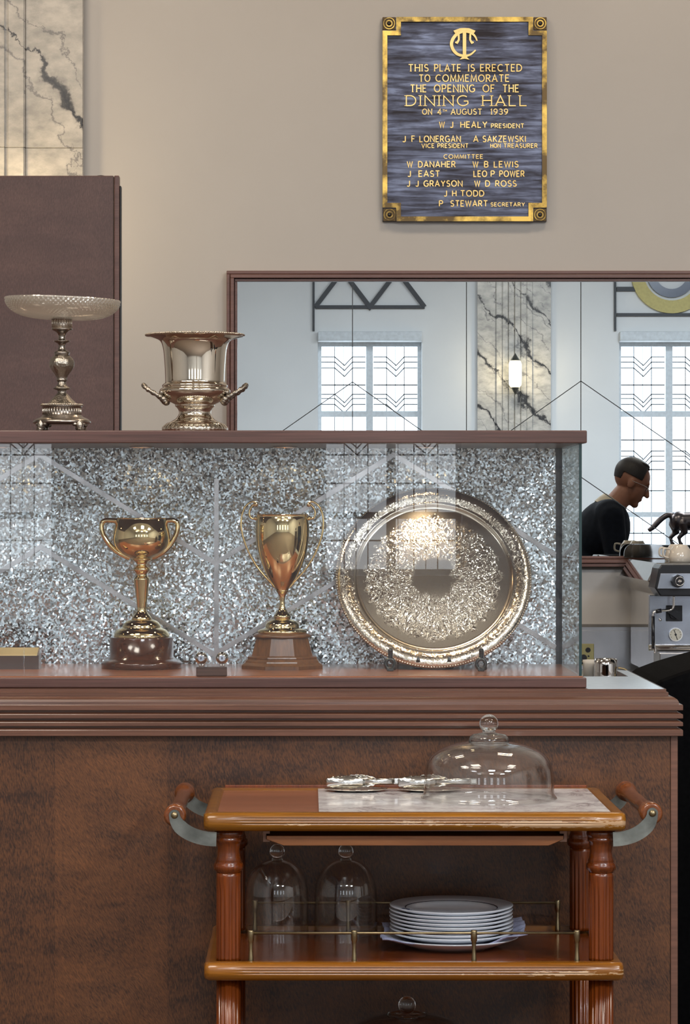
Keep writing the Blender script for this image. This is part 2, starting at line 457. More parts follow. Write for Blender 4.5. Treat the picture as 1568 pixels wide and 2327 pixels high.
def m_tray(name):
    m, nt, out = new_mat(name); p = principled(nt, out, (0.86, 0.76, 0.63), 0.17, 1.0)
    t = nt.nodes.new('ShaderNodeTexCoord'); sep = nt.nodes.new('ShaderNodeSeparateXYZ'); nt.links.new(t.outputs['Object'], sep.inputs[0])
    rr = math_(nt, 'SQRT', math_(nt, 'ADD', math_(nt, 'POWER', sep.outputs[0], 2.0), math_(nt, 'POWER', sep.outputs[2], 2.0)))
    edge = noise(nt, coords(nt), 40, 3)
    rj = math_(nt, 'ADD', rr, math_(nt, 'MULTIPLY', math_(nt, 'SUBTRACT', edge.outputs[0], 0.5), 0.05))
    band = ramp(nt, rj, [(0.045, (0, 0, 0)), (0.055, (1, 1, 1)), (0.157, (1, 1, 1)), (0.165, (0, 0, 0)), (0.192, (0, 0, 0)), (0.197, (0.8, 0.8, 0.8))])
    ang = math_(nt, 'ARCTAN2', sep.outputs[2], sep.outputs[0])
    cb = nt.nodes.new('ShaderNodeCombineXYZ'); nt.links.new(math_(nt, 'MULTIPLY', ang, 0.16), cb.inputs[0]); nt.links.new(math_(nt, 'MULTIPLY', rr, 0.75), cb.inputs[1])
    wv = noise(nt, coords(nt), 26, 3)
    add = nt.nodes.new('ShaderNodeVectorMath'); add.operation = 'MULTIPLY_ADD'
    nt.links.new(wv.outputs[1], add.inputs[0]); add.inputs[1].default_value = (0.05, 0.05, 0.05); nt.links.new(cb.outputs[0], add.inputs[2])
    v = nt.nodes.new('ShaderNodeTexVoronoi'); v.inputs['Scale'].default_value = 560; nt.links.new(add.outputs[0], v.inputs['Vector'])
    sub = nt.nodes.new('ShaderNodeVectorMath'); sub.operation = 'MULTIPLY_ADD'
    nt.links.new(v.outputs['Color'], sub.inputs[0]); sub.inputs[1].default_value = (0.30, 0.30, 0.30); sub.inputs[2].default_value = (-0.15, -0.15, -0.15)
    scl = nt.nodes.new('ShaderNodeVectorMath'); scl.operation = 'SCALE'; nt.links.new(sub.outputs[0], scl.inputs[0]); nt.links.new(band.outputs[0], scl.inputs['Scale'])
    geo = nt.nodes.new('ShaderNodeNewGeometry'); ad = nt.nodes.new('ShaderNodeVectorMath'); ad.operation = 'ADD'
    nt.links.new(geo.outputs['Normal'], ad.inputs[0]); nt.links.new(scl.outputs[0], ad.inputs[1])
    nm = nt.nodes.new('ShaderNodeVectorMath'); nm.operation = 'NORMALIZE'; nt.links.new(ad.outputs[0], nm.inputs[0])
    nt.links.new(nm.outputs[0], p.inputs['Normal'])
    return m
def m_cutglass(name):
    m, nt, out = new_mat(name)
    g = nt.nodes.new('ShaderNodeBsdfGlass'); g.inputs['Color'].default_value = (0.97, 0.95, 0.9, 1); g.inputs['IOR'].default_value = 1.5; g.inputs['Roughness'].default_value = 0.04
    tr = nt.nodes.new('ShaderNodeBsdfTransparent'); tr.inputs[0].default_value = (0.97, 0.96, 0.94, 1)
    tl = nt.nodes.new('ShaderNodeBsdfTranslucent'); tl.inputs[0].default_value = (1.0, 0.97, 0.92, 1)
    df = nt.nodes.new('ShaderNodeBsdfDiffuse'); df.inputs[0].default_value = (0.6, 0.57, 0.52, 1)
    gl = nt.nodes.new('ShaderNodeBsdfGlossy'); gl.inputs['Roughness'].default_value = 0.08; gl.inputs[0].default_value = (0.95, 0.92, 0.88, 1)
    m1 = nt.nodes.new('ShaderNodeMixShader'); m1.inputs[0].default_value = 0.33
    nt.links.new(tr.outputs[0], m1.inputs[1]); nt.links.new(tl.outputs[0], m1.inputs[2])
    m2 = nt.nodes.new('ShaderNodeMixShader'); m2.inputs[0].default_value = 0.30
    nt.links.new(m1.outputs[0], m2.inputs[1]); nt.links.new(gl.outputs[0], m2.inputs[2])
    nt.links.new(m2.outputs[0], out.inputs['Surface'])
    return m
def m_plaque(name):
    """dark bronze field with horizontal rubbed streaks"""
    m, nt, out = new_mat(name); p = principled(nt, out, (0.1, 0.1, 0.14), 0.35, 0.75)
    n = noise(nt, coords(nt, (5, 5, 60)), 1.0, 5, 0.65, 0.6); n2 = noise(nt, coords(nt, (4, 4, 9)), 1.0, 4, 0.6)
    v = math_(nt, 'ADD', math_(nt, 'MULTIPLY', n.outputs[0], 0.6), math_(nt, 'MULTIPLY', n2.outputs[0], 0.4))
    nt.links.new(ramp(nt, v, [(0.38, (0.030, 0.026, 0.030)), (0.50, (0.075, 0.08, 0.115)), (0.66, (0.19, 0.21, 0.29))]).outputs[0], p.inputs['Base Color'])
    nt.links.new(ramp(nt, v, [(0.40, (0.5, 0.5, 0.5)), (0.62, (0.3, 0.3, 0.3))]).outputs[0], p.inputs['Roughness'])
    return m
def m_brass(name, bright=(0.60, 0.38, 0.09), dark=(0.10, 0.065, 0.03), lo=0.46, hi=0.62, rough=0.28):
    m, nt, out = new_mat(name); p = principled(nt, out, bright, rough, 1.0)
    n = noise(nt, coords(nt, (7, 7, 7)), 1.0, 5, 0.65)
    nt.links.new(ramp(nt, n.outputs[0], [(lo, dark), (hi, bright)]).outputs[0], p.inputs['Base Color'])
    return m

M = {}
M['wall'] = m_paint('wall_paint', (0.545, 0.525, 0.505))
M['wall_white'] = m_paint('wall_white_paint', (0.74, 0.75, 0.75))
M['ceiling'] = m_paint('ceiling_paint', (0.7, 0.68, 0.65))
M['floor'] = m_plain('floor_carpet', (0.11, 0.08, 0.06), 0.8, var=0.4, scale=60)
M['panel'] = m_lacewood('counter_veneer', (0.023, 0.008, 0.0035), (0.170, 0.064, 0.021))
M['partition'] = m_lacewood('partition_veneer', (0.085, 0.042, 0.036), (0.16, 0.083, 0.066), 1.3, 0.4, 8)
M['moulding'] = m_grain('moulding_wood', (0.070, 0.028, 0.016), (0.155, 0.066, 0.040), 'X', 0.36, 0.4, 420)
M['post'] = m_grain('post_wood', (0.10, 0.045, 0.030), (0.20, 0.09, 0.058), 'X', 0.4, 0.3, 120)
M['case_wood'] = m_grain('case_wood', (0.055, 0.024, 0.019), (0.125, 0.056, 0.045), 'X', 0.42, 0.15, 380)
M['case_floor'] = m_grain('case_floor_wood', (0.22, 0.075, 0.034), (0.34, 0.13, 0.06), 'X', 0.3, 0.4, 200)
M['frame_wood'] = m_grain('mirror_frame_wood', (0.10, 0.046, 0.038), (0.19, 0.09, 0.072), 'X', 0.35, 0.3, 300)
M['cart_rim'] = m_grain('cart_rim_wood', (0.14, 0.048, 0.003), (0.30, 0.115, 0.007), 'X', 0.28, 0.3, 180, wear=(0.8665, 0.011, 0.47, (0.46, 0.29, 0.16)))
M['cart_rim_low'] = m_grain('cart_low_rim_wood', (0.13, 0.042, 0.003), (0.27, 0.095, 0.006), 'X', 0.28, 0.3, 180, wear=(0.561, 0.009, 0.53, (0.46, 0.29, 0.16)))
M['cart_red'] = m_grain('cart_red_wood', (0.075, 0.014, 0.002), (0.20, 0.042, 0.004), 'Z', 0.25, 0.3, 220)
M['cart_board'] = m_grain('cart_board_wood', (0.22, 0.075, 0.034), (0.31, 0.11, 0.05), 'X', 0.35, 0.3, 90)
M['slide'] = m_grain('sliding_board_wood', (0.20, 0.062, 0.014), (0.33, 0.12, 0.035), 'X', 0.35, 0.3, 110)
M['cart_grip'] = m_grain('cart_grip_wood', (0.13, 0.036, 0.010), (0.24, 0.072, 0.022), 'Y', 0.25, 0.5, 160)
M['plinth'] = m_grain('plinth_wood', (0.028, 0.008, 0.004), (0.085, 0.024, 0.009), 'X', 0.14, 0.5, 120)
M['plinth2'] = m_grain('oak_plinth_wood', (0.075, 0.029, 0.010), (0.19, 0.078, 0.028), 'Z', 0.35, 0.2, 160)
M['dark_block'] = m_grain('dark_block_wood', (0.035, 0.020, 0.016), (0.085, 0.045, 0.034), 'X', 0.35, 0.5, 160)
M['marble_wall'] = m_veined('pilaster_marble')
M['marble_slab'] = m_marble('cart_marble', (0.90, 0.88, 0.88), (0.26, 0.22, 0.24), 6.5, 0.6, 65, 0.4, (0.60, 0.56, 0.57))
M['gold'] = m_metal('polished_gilt', (0.93, 0.74, 0.42), 0.045)
M['gold2'] = m_metal('polished_gold_rod', (0.90, 0.68, 0.34), 0.1)
M['silver'] = m_metal('polished_silver', (0.84, 0.76, 0.64), 0.045)
M['silver_dark'] = m_metal('tarnished_silver', (0.34, 0.30, 0.26), 0.26, 0.25, 160, 0.3)
M['silver_chased'] = m_metal('chased_silver', (0.36, 0.32, 0.27), 0.28, 0.9, 230, 0.4)
M['tray'] = m_tray('engraved_silver')
M['tong_steel'] = m_metal('polished_tong_steel', (0.70, 0.70, 0.68), 0.16)
M['bead'] = m_metal('beaded_silver', (0.62, 0.54, 0.44), 0.2, 0.6, 300)
M['steel'] = m_metal('brushed_steel', (0.50, 0.51, 0.54), 0.28, 0.05, 40)
M['steel_blue'] = m_metal('machine_steel', (0.55, 0.60, 0.70), 0.24, 0.06, 30, 0.15)
M['chrome'] = m_metal('chrome', (0.80, 0.80, 0.80), 0.05)
M['smoked'] = m_metal('smoked_chrome', (0.22, 0.23, 0.24), 0.06)
M['bracket'] = m_metal('worn_steel', (0.21, 0.225, 0.21), 0.34, 0.2, 60, 0.6)
M['old_brass'] = m_metal('aged_brass', (0.30, 0.24, 0.14), 0.36, 0.1, 80, 0.3)
M['plaque'] = m_plaque('plaque_field'); M['brass'] = m_brass('plaque_border_brass')
M['letter'] = m_brass('plaque_letter_brass', (0.72, 0.50, 0.20), (0.50, 0.32, 0.10), 0.3, 0.6, 0.32)
M['boss_dark'] = m_plain('plaque_corner_bronze', (0.10, 0.065, 0.03), 0.45, 0.8)
M['mirror'] = m_metal('mirror_silver', (0.80, 0.88, 0.93), 0.0, var=0.0)
M['groove'] = m_plain('mirror_groove', (0.03, 0.035, 0.04), 0.2)
M['mottled'] = m_mottled('mottled_silver_glass')
M['strip'] = m_metal('bevel_strip', (0.46, 0.44, 0.45), 0.24, var=0.3)
M['strip_dark'] = m_plain('edge_strip', (0.05, 0.05, 0.06), 0.3, 0.3, var=0.4)
M['pane'] = m_thin_glass('case_glass', (0.975, 0.985, 0.985), (0.55, 0.68, 0.66))
M['glass_edge'] = m_plain('glass_edge_green', (0.02, 0.045, 0.05), 0.15)
M['dome'] = m_thin_glass('dome_glass', (0.99, 0.99, 0.985), (0.88, 0.88, 0.86), 1.5, 0.0, 1.5)
M['knob_glass'] = m_solid_glass('knob_glass')
M['cut'] = m_cutglass('cut_glass')
M['china'] = m_plain('white_china', (0.72, 0.74, 0.78), 0.12, 0, 0.5, 0.03)
M['china_line'] = m_plain('navy_line', (0.02, 0.025, 0.06), 0.2)
M['cream_china'] = m_plain('cream_china', (0.68, 0.62, 0.54), 0.15, 0, 0.4, 0.03)
M['napkin'] = m_plain('lavender_napkin', (0.40, 0.42, 0.58), 0.85, var=0.15, scale=300, bmp=0.2)
M['black'] = m_plain('black_plastic', (0.012, 0.013, 0.018), 0.28)
M['black_lacquer'] = m_plain('black_lacquer', (0.010, 0.008, 0.008), 0.22, 0, 0.6)
M['black_cloth'] = m_plain('black_cloth', (0.004, 0.004, 0.0045), 0.95, var=0.3, scale=80, spec=0.05)
M['counter_steel'] = m_plain('counter_laminate', (0.66, 0.76, 0.86), 0.16, 0.2, var=0.04, scale=50)
M['window_glass'] = m_emit('daylit_frosted_glass', (0.88, 0.94, 1.0), WINDOW_STRENGTH, 0.12, 5)
M['lead'] = m_plain('window_lead', (0.11, 0.12, 0.13), 0.5)
M['window_paint'] = m_plain('window_paint', (0.62, 0.66, 0.69), 0.5)
M['iron'] = m_plain('dark_iron', (0.035, 0.037, 0.042), 0.5)
M['gold_paint'] = m_plain('gold_paint', (0.50, 0.42, 0.14), 0.5)
M['lamp_glass'] = m_emit('lit_lamp_glass', (1.0, 0.80, 0.50), 7.0)
M['bulb'] = m_emit('lit_halogen', (1.0, 0.72, 0.40), 22.0)
M['skin'] = m_plain('skin', (0.33, 0.15, 0.10), 0.5, var=0.08)
M['hair'] = m_plain('dark_hair', (0.016, 0.013, 0.016), 0.55, var=0.4, scale=200)
M['jacket'] = m_plain('navy_jacket', (0.006, 0.009, 0.017), 0.85, var=0.2, scale=40, spec=0.15)
M['trousers'] = m_plain('dark_trousers', (0.012, 0.012, 0.015), 0.85)
M['shirt'] = m_plain('cream_shirt', (0.56, 0.50, 0.40), 0.7)
M['bronze'] = m_metal('dark_bronze', (0.16, 0.15, 0.17), 0.3, 0.1, 40)
M['gauge'] = m_plain('gauge_dial', (0.62, 0.60, 0.52), 0.4)
M['outlet_brass'] = m_plain('outlet_brass', (0.42, 0.38, 0.18), 0.3, 0.7)
M['paper'] = m_plain('white_card', (0.62, 0.59, 0.54), 0.6)

# ------------------------------------------------------------------ the room
WY = 10.40         # back wall
FY = -11.2         # window wall opposite
HW = 8.6
struct(MB().box(-HW, HW, WY, WY + 0.25, 0, CEIL_Z).build('wall_back', M['wall']), 'beige painted wall behind the plaque and mirror', 'wall')
struct(MB().box(-HW - 0.25, -HW, FY - 0.4, WY + 0.25, 0, CEIL_Z).build('wall_left', M['wall']), 'painted side wall on the left', 'wall')
struct(MB().box(HW, HW + 0.25, FY - 0.4, WY + 0.25, 0, CEIL_Z).build('wall_right', M['wall']), 'painted side wall on the right', 'wall')
struct(MB().box(-HW - 0.25, HW + 0.25, FY - 0.4, WY + 0.25, -0.1, 0).build('floor', M['floor']), 'dark carpeted floor', 'floor')
struct(MB().box(-HW - 0.25, HW + 0.25, FY - 0.4, WY + 0.25, CEIL_Z, CEIL_Z + 0.1).build('ceiling', M['ceiling']), 'pale painted ceiling', 'ceiling')
PITCH = 3.53; WC = 0.725; WW = 1.22; WZ0, WZ1 = 0.95, 3.50
WIN = [WC + k * PITCH for k in (-2, -1, 0, 1, 2)]
mb = MB(); xs = [-HW]
for c in WIN: xs += [c - WW / 2, c + WW / 2]
xs.append(HW)
for a, b in zip(xs[0::2], xs[1::2]): mb.box(a, b, FY - 0.4, FY, 0, CEIL_Z)
for c in WIN:
    mb.box(c - WW / 2, c + WW / 2, FY - 0.4, FY, 0, WZ0); mb.box(c - WW / 2, c + WW / 2, FY - 0.4, FY, WZ1, CEIL_Z)
struct(mb.build('wall_front', M['wall_white']), 'pale window wall of the hall seen in the mirror', 'wall')
for i, c in enumerate(WIN):
    y = FY - 0.26
    r = bpy.data.objects.new('window_%d' % (i + 1), None); C.objects.link(r); r.location = (c, y, WZ0)
    struct(r, 'tall leaded daylit window in the mirrored hall', 'window')
    MB().box(c - WW / 2, c + WW / 2, y - 0.02, y - 0.01, WZ0, WZ1).build('pane', M['window_glass'], r)
    f = MB(); t = 0.045
    f.box(c - WW / 2, c - WW / 2 + t, y, y + 0.06, WZ0, WZ1).box(c + WW / 2 - t, c + WW / 2, y, y + 0.06, WZ0, WZ1)
    f.box(c - WW / 2 + t, c + WW / 2 - t, y, y + 0.06, WZ1 - 0.05, WZ1).box(c - WW / 2 + t, c + WW / 2 - t, y, y + 0.06, WZ0, WZ0 + 0.05)
    f.box(c - 0.04, c + 0.04, y, y + 0.07, WZ0 + 0.05, WZ1 - 0.05)
    f.box(c - WW / 2 + t, c + WW / 2 - t, y + 0.005, y + 0.065, 2.62, 2.69).box(c - WW / 2 + t, c + WW / 2 - t, y + 0.005, y + 0.065, 1.44, 1.50)
    f.build('window_frame', M['window_paint'], r)
    MB().box(c - WW / 2 - 0.0, c + WW / 2 + 0.0, FY, FY + 0.09, WZ1, WZ1 + 0.11, 0.01).build('lintel', M['window_paint'], r)
    l = MB(); hw = 0.006
    for s in (-1, 1):
        a0, a1 = (c + s * 0.045, c + s * (WW / 2 - t)); a0, a1 = min(a0, a1), max(a0, a1)
        wd = a1 - a0
        for fr in (0.3, 0.7): l.ribbon([(a0 + wd * fr, WZ0), (a0 + wd * fr, WZ1)], hw * 0.8, y - 0.005, y)
        l.ribbon([(a0 + wd * 0.5, WZ0), (a0 + wd * 0.5, WZ1)], hw * 0.5, y - 0.005, y)
        for z in (3.0, 2.35, 2.0, 1.75, 1.25): l.ribbon([(a0, z), (a1, z)], hw * 1.2, y - 0.005, y)
        for z in (3.33, 3.27, 3.20, 2.89, 2.84, 2.77, 2.22, 2.16, 2.10):
            l.ribbon([(a0, z), (a0 + wd * 0.3, z), (a0 + wd * 0.52, z - 0.10), (a0 + wd * 0.7, z), (a1, z)], hw, y - 0.005, y)
    l.build('lead_lines', M['lead'], r)
    # iron frieze above the opening
    tr = MB(); z0 = 3.90; w0 = c - WW / 2 - 0.03; w1 = c + WW / 2 + 0.03; hgt = 0.42
    if i % 2 == 0:
        tr.ribbon([(w0, z0), (w1, z0)], 0.02, FY, FY + 0.03)
        tr.ribbon([(w0, z0), (w0 + (w1 - w0) * .25, z0 + hgt), (c, z0), (w0 + (w1 - w0) * .75, z0 + hgt), (w1, z0)], 0.026, FY, FY + 0.035)
        tr.ribbon([(w0 - 0.02, WZ1 + 0.12), (w0 - 0.02, z0 + 0.6)], 0.012, FY, FY + 0.03)
        nm = 'dark iron zigzag frieze above a leaded window'
    else:
        tr.ribbon([(w0, 3.81), (w1, 3.81)], 0.018, FY, FY + 0.03); tr.ribbon([(w0, 4.11), (w0 + 0.36, 4.11)], 0.026, FY, FY + 0.03)
        tr.ribbon([(w1 - 0.36, 4.11), (w1, 4.11)], 0.026, FY, FY + 0.03)
        tr.ribbon([(w0 - 0.02, WZ1 + 0.12), (w0 - 0.02, z0 + 0.6)], 0.012, FY, FY + 0.03)
        nm = 'dark iron bar frieze above a leaded window'
    o = tr.build('trim_%d' % (i + 1), M['iron']); struct(o, nm, 'trim')
# round gold ornament over the second window
orn = thing('wall_ornament', 'round gold and navy ornament above the right mirrored window', 'ornament', (WIN[3] + 0.0, FY, 4.22))
a = [(WIN[3] + 0.40 * math.cos(R(t)), 4.30 + 0.40 * math.sin(R(t))) for t in range(0, 360, 8)]
MB().ribbon(a, 0.075, FY, FY + 0.04, True).build('outer_ring', M['gold_paint'], orn)
a = [(WIN[3] + 0.24 * math.cos(R(t)), 4.30 + 0.24 * math.sin(R(t))) for t in range(0, 360, 8)]
MB().ribbon(a, 0.05, FY, FY + 0.03, True).build('inner_ring', M['china_line'], orn)

def pilaster(name, cx, y, sgn, z1, W, label):
    """marble facing with fluted centre; the front plane faces sgn*y"""
    mb = MB(); d = 0.05
    def quad(x0, x1, yy, za, zb): mb.box(x0, x1, min(y, yy), max(y, yy), za, zb, 0.002, 1)
    zs = [(0, 1.9), (1.9, 2.88), (2.88, z1)]
    fl = [-0.24, -0.17, -0.095, -0.02, 0.02, 0.095, 0.17, 0.24]
    for za, zb in zs:
        za2 = za + 0.001
        quad(cx - W / 2, cx - W * 0.25, y + sgn * d, za2, zb); quad(cx + W * 0.25, cx + W / 2, y + sgn * d, za2, zb)
        n = 6; ww = W * 0.5 / n
        quad(cx - W * 0.25, cx + W * 0.25, y + sgn * (d + 0.012), za2, zb)
        for k in range(n):
            x0 = cx - W * 0.25 + k * ww
            dd = (0.5, 0.75, 1.0, 1.0, 0.75, 0.5)[k] * 0.04 + d
            quad(x0 + 0.008, x0 + ww - 0.004, y + sgn * dd, za2, zb)
    o = mb.build(name, M['marble_wall']); o['kind'] = 'structure'; o['label'] = label; o['category'] = 'pilaster'
    return o
pilaster('marble_pillar', -1.29, WY, -1, CEIL_Z, 0.872, 'veined marble pilaster on the wall above the tall wood partition')
pilaster('marble_pillar', 2.41, FY, 1, CEIL_Z, 0.86, 'veined marble pilaster between the mirrored windows')
MB_trim = MB().box(X(183, WY) - 0.006, X(191, WY), WY - 0.03, WY, 0, CEIL_Z, 0.006).build('trim_6', M['wall']); struct(MB_trim, 'slim painted bead beside the marble pilaster', 'trim')

def sconce(cx, y, sgn, z, label):
    r = thing('wall_lamp', label, 'lamp', (cx, y, z))
    yy = y + sgn * 0.13
    MB().lathe([(0.05, z - 0.15), (0.072, z - 0.12), (0.075, z + 0.12), (0.06, z + 0.16)], cx, yy, 8, smooth=False).build('lamp_shade', M['lamp_glass'], r)
    MB().lathe([(0.0, z - 0.24), (0.05, z - 0.15)], cx, yy, 8, smooth=False).build('finial', M['bracket'], r)
    MB().lathe([(0.06, z + 0.16), (0.0, z + 0.25)], cx, yy, 8, smooth=False).build('finial', M['bracket'], r)
    MB().box(cx - 0.04, cx + 0.04, min(y, yy) if sgn > 0 else yy + 0.06, (yy - 0.06) if sgn > 0 else y, z - 0.1, z + 0.1).build('back_plate', M['bracket'], r)
    l = bpy.data.lights.new('sconce_light', 'POINT'); l.energy = 9; l.color = (1.0, 0.74, 0.42); l.shadow_soft_size = 0.05
    lo = bpy.data.objects.new('sconce_light', l); C.objects.link(lo); lo.location = (cx, yy + sgn * 0.13, z)
    return r
sconce(2.41, FY + 0.09, 1, 3.10, 'lit glass wall lamp on the marble pilaster reflected in the mirror')
sconce(-1.29, WY - 0.09, -1, 2.62, 'lit wall lamp on the marble pilaster behind the partition')

# ------------------------------------------------------------------ plaque
D = 10.36
def px2(px, py, D=D): return (X(px, D), Z(py, D))
pl = thing('commemorative_plaque', 'dark bronze memorial plaque with gold lettering on the beige wall', 'plaque', (X(1056, D), WY, Z(503, D)))
x0, x1, z0, z1 = X(869.5, D), X(1243.5, D), Z(502, D), Z(37, D)
MB().box(x0, x1, WY - 0.018, WY, z0, z1, 0.002).build('back_plate', M['plaque'], pl)
q = D / F
def step_loop(e, c):   # stepped outline inset e with corner notch c
    a0, a1, b0, b1 = x0 + e * q, x1 - e * q, z0 + e * q, z1 - e * q; c *= q
    return [(a0 + c, b1), (a1 - c, b1), (a1 - c, b1 - c), (a1, b1 - c), (a1, b0 + c), (a1 - c, b0 + c), (a1 - c, b0), (a0 + c, b0), (a0 + c, b0 + c), (a0, b0 + c), (a0, b1 - c), (a0 + c, b1 - c)]
MB().ribbon(step_loop(5.5, 31), 5.4 * q, WY - 0.028, WY - 0.018, True).build('border', M['brass'], pl)
for bx, bz in ((884.5, 51.5), (1228.5, 51.5), (885.5, 487), (1228, 487)):
    cx, cz = px2(bx, bz)
    b = MB().box(cx - 14.5 * q, cx + 14.5 * q, WY - 0.022, WY - 0.017, cz - 14.5 * q, cz + 14.5 * q, 0.001).build('corner_boss', M['boss_dark'], pl)
    rr = MB()
    for rad, h in ((12.6, 0.9), (6.6, 1.1)):
        rr.ribbon([(cx + rad * q * math.cos(R(t)), cz + rad * q * math.sin(R(t))) for t in range(0, 360, 10)], h * q, WY - 0.026, WY - 0.021, True)
    rr.build('boss_ring', M['brass'], b)
    MB().ball((cx, WY - 0.022, cz), 4 * q, 16, 8, None, (1, 0.6, 1)).build('screw_head', M['black'], b)
def arc(cx, cy, rx, ry, a0, a1, n=12):
    return [(cx + rx * math.cos(R(a0 + (a1 - a0) * k / n)), cy + ry * math.sin(R(a0 + (a1 - a0) * k / n))) for k in range(n + 1)]
G = {
 'A': (.78, [[(0, 0), (.39, 1), (.78, 0)], [(.13, .33), (.65, .33)]]),
 'B': (.62, [[(0, 0), (0, 1)], [(0, 1), (.3, 1)] + arc(.33, .76, .24, .24, 90, -90) + [(0, .52)], [(.3, .52)] + arc(.34, .26, .28, .26, 90, -90) + [(0, 0)]]),
 'C': (.78, [arc(.45, .5, .45, .5, 50, 310, 18)]),
 'D': (.74, [[(0, 0), (0, 1)], [(0, 1), (.26, 1)] + arc(.28, .5, .46, .5, 90, -90, 14) + [(0, 0)]]),
 'E': (.56, [[(.56, 1), (0, 1), (0, 0), (.56, 0)], [(0, .52), (.46, .52)]]),
 'F': (.54, [[(.54, 1), (0, 1), (0, 0)], [(0, .52), (.44, .52)]]),
 'G': (.82, [arc(.45, .5, .45, .5, 50, 330, 18) + [(.82, .46), (.5, .46)]]),
 'H': (.72, [[(0, 0), (0, 1)], [(.72, 0), (.72, 1)], [(0, .52), (.72, .52)]]),
 'I': (.06, [[(.03, 0), (.03, 1)]]),
 'J': (.44, [[(.44, 1), (.44, .24)] + arc(.22, .24, .22, .24, 0, -150, 8)]),
 'K': (.66, [[(0, 0), (0, 1)], [(.62, 1), (0, .42)], [(.2, .6), (.66, 0)]]),
 'L': (.54, [[(0, 1), (0, 0), (.54, 0)]]),
 'M': (.88, [[(0, 0), (.08, 1), (.44, .12), (.80, 1), (.88, 0)]]),
 'N': (.74, [[(0, 0), (0, 1), (.74, 0), (.74, 1)]]),
 'O': (.92, [arc(.46, .5, .46, .5, 90, 450, 24)]),
 'P': (.58, [[(0, 0), (0, 1)], [(0, 1), (.3, 1)] + arc(.32, .73, .26, .27, 90, -90) + [(0, .46)]]),
 'R': (.64, [[(0, 0), (0, 1)], [(0, 1), (.3, 1)] + arc(.32, .74, .26, .26, 90, -90) + [(0, .48)], [(.28, .48), (.64, 0)]]),
 'S': (.58, [arc(.3, .75, .26, .25, 35, 270, 12) + arc(.29, .25, .29, .25, 90, -145, 12)[1:]]),
 'T': (.70, [[(0, 1), (.70, 1)], [(.35, 1), (.35, 0)]]),
 'U': (.70, [[(0, 1), (0, .34)] + arc(.35, .34, .35, .34, 180, 360, 12) + [(.70, 1)]]),
 'V': (.76, [[(0, 1), (.38, 0), (.76, 1)]]),
 'W': (1.05, [[(0, 1), (.26, 0), (.525, .92), (.79, 0), (1.05, 1)]]),
 'X': (.7, [[(0, 0), (.7, 1)], [(0, 1), (.7, 0)]]),
 'Y': (.72, [[(0, 1), (.36, .48), (.72, 1)], [(.36, .48), (.36, 0)]]),
 'Z': (.64, [[(0, 1), (.64, 1), (0, 0), (.64, 0)]]),
 '1': (.2, [[(0, .82), (.14, 1), (.14, 0)]]),
 '3': (.56, [arc(.26, .76, .26, .24, 140, -90, 12) + arc(.28, .26, .29, .26, 90, -145, 12)[1:]]),
 '4': (.66, [[(.66, .28), (0, .28), (.46, 1), (.46, 0)]]),
 '9': (.58, [arc(.29, .7, .29, .3, 0, 360, 16), [(.58, .7), (.54, .35), (.2, 0)]]),
}
def word(mb, s, u0, u1, y_top, y_bot, wt, serif):
    gap = 0.34; tot = sum(G[c][0] for c in s) + gap * (len(s) - 1)
    h = y_bot - y_top; k = (u1 - u0) / tot if len(s) > 1 else min(h, (u1 - u0) / tot)
    u = u0
    for c in s:
        gw, strokes = G[c]
        for si, st in enumerate(strokes):
            lift = 0.00015 * si
            P = [px2(u + a * k, y_bot - b * h) for a, b in st]
            mb.ribbon(P, wt * h * q, WY - 0.0235 - lift, WY - 0.017 - lift * 0.3)
            if serif and c not in 'OCGS':
                for e, f2 in ((0, 1), (-1, -2)):
                    ax, az = st[e]
                    if az in (0, 1) and abs(st[e][1] - st[f2][1]) > 0.3 and len(st) < 6:
                        P2 = [px2(u + (ax - 0.15) * k, y_bot - az * h), px2(u + (ax + 0.15) * k, y_bot - az * h)]
                        mb.ribbon(P2, wt * 0.55 * h * q, WY - 0.0231 - lift * 0.5 - 0.00002 * (e + 1), WY - 0.0173)
        u += (gw + gap) * k
def L1(v): return 20 + v / 3.92
def L2(v): return 260 + v / 3.92
def U(u): return 860 + u / 3.92
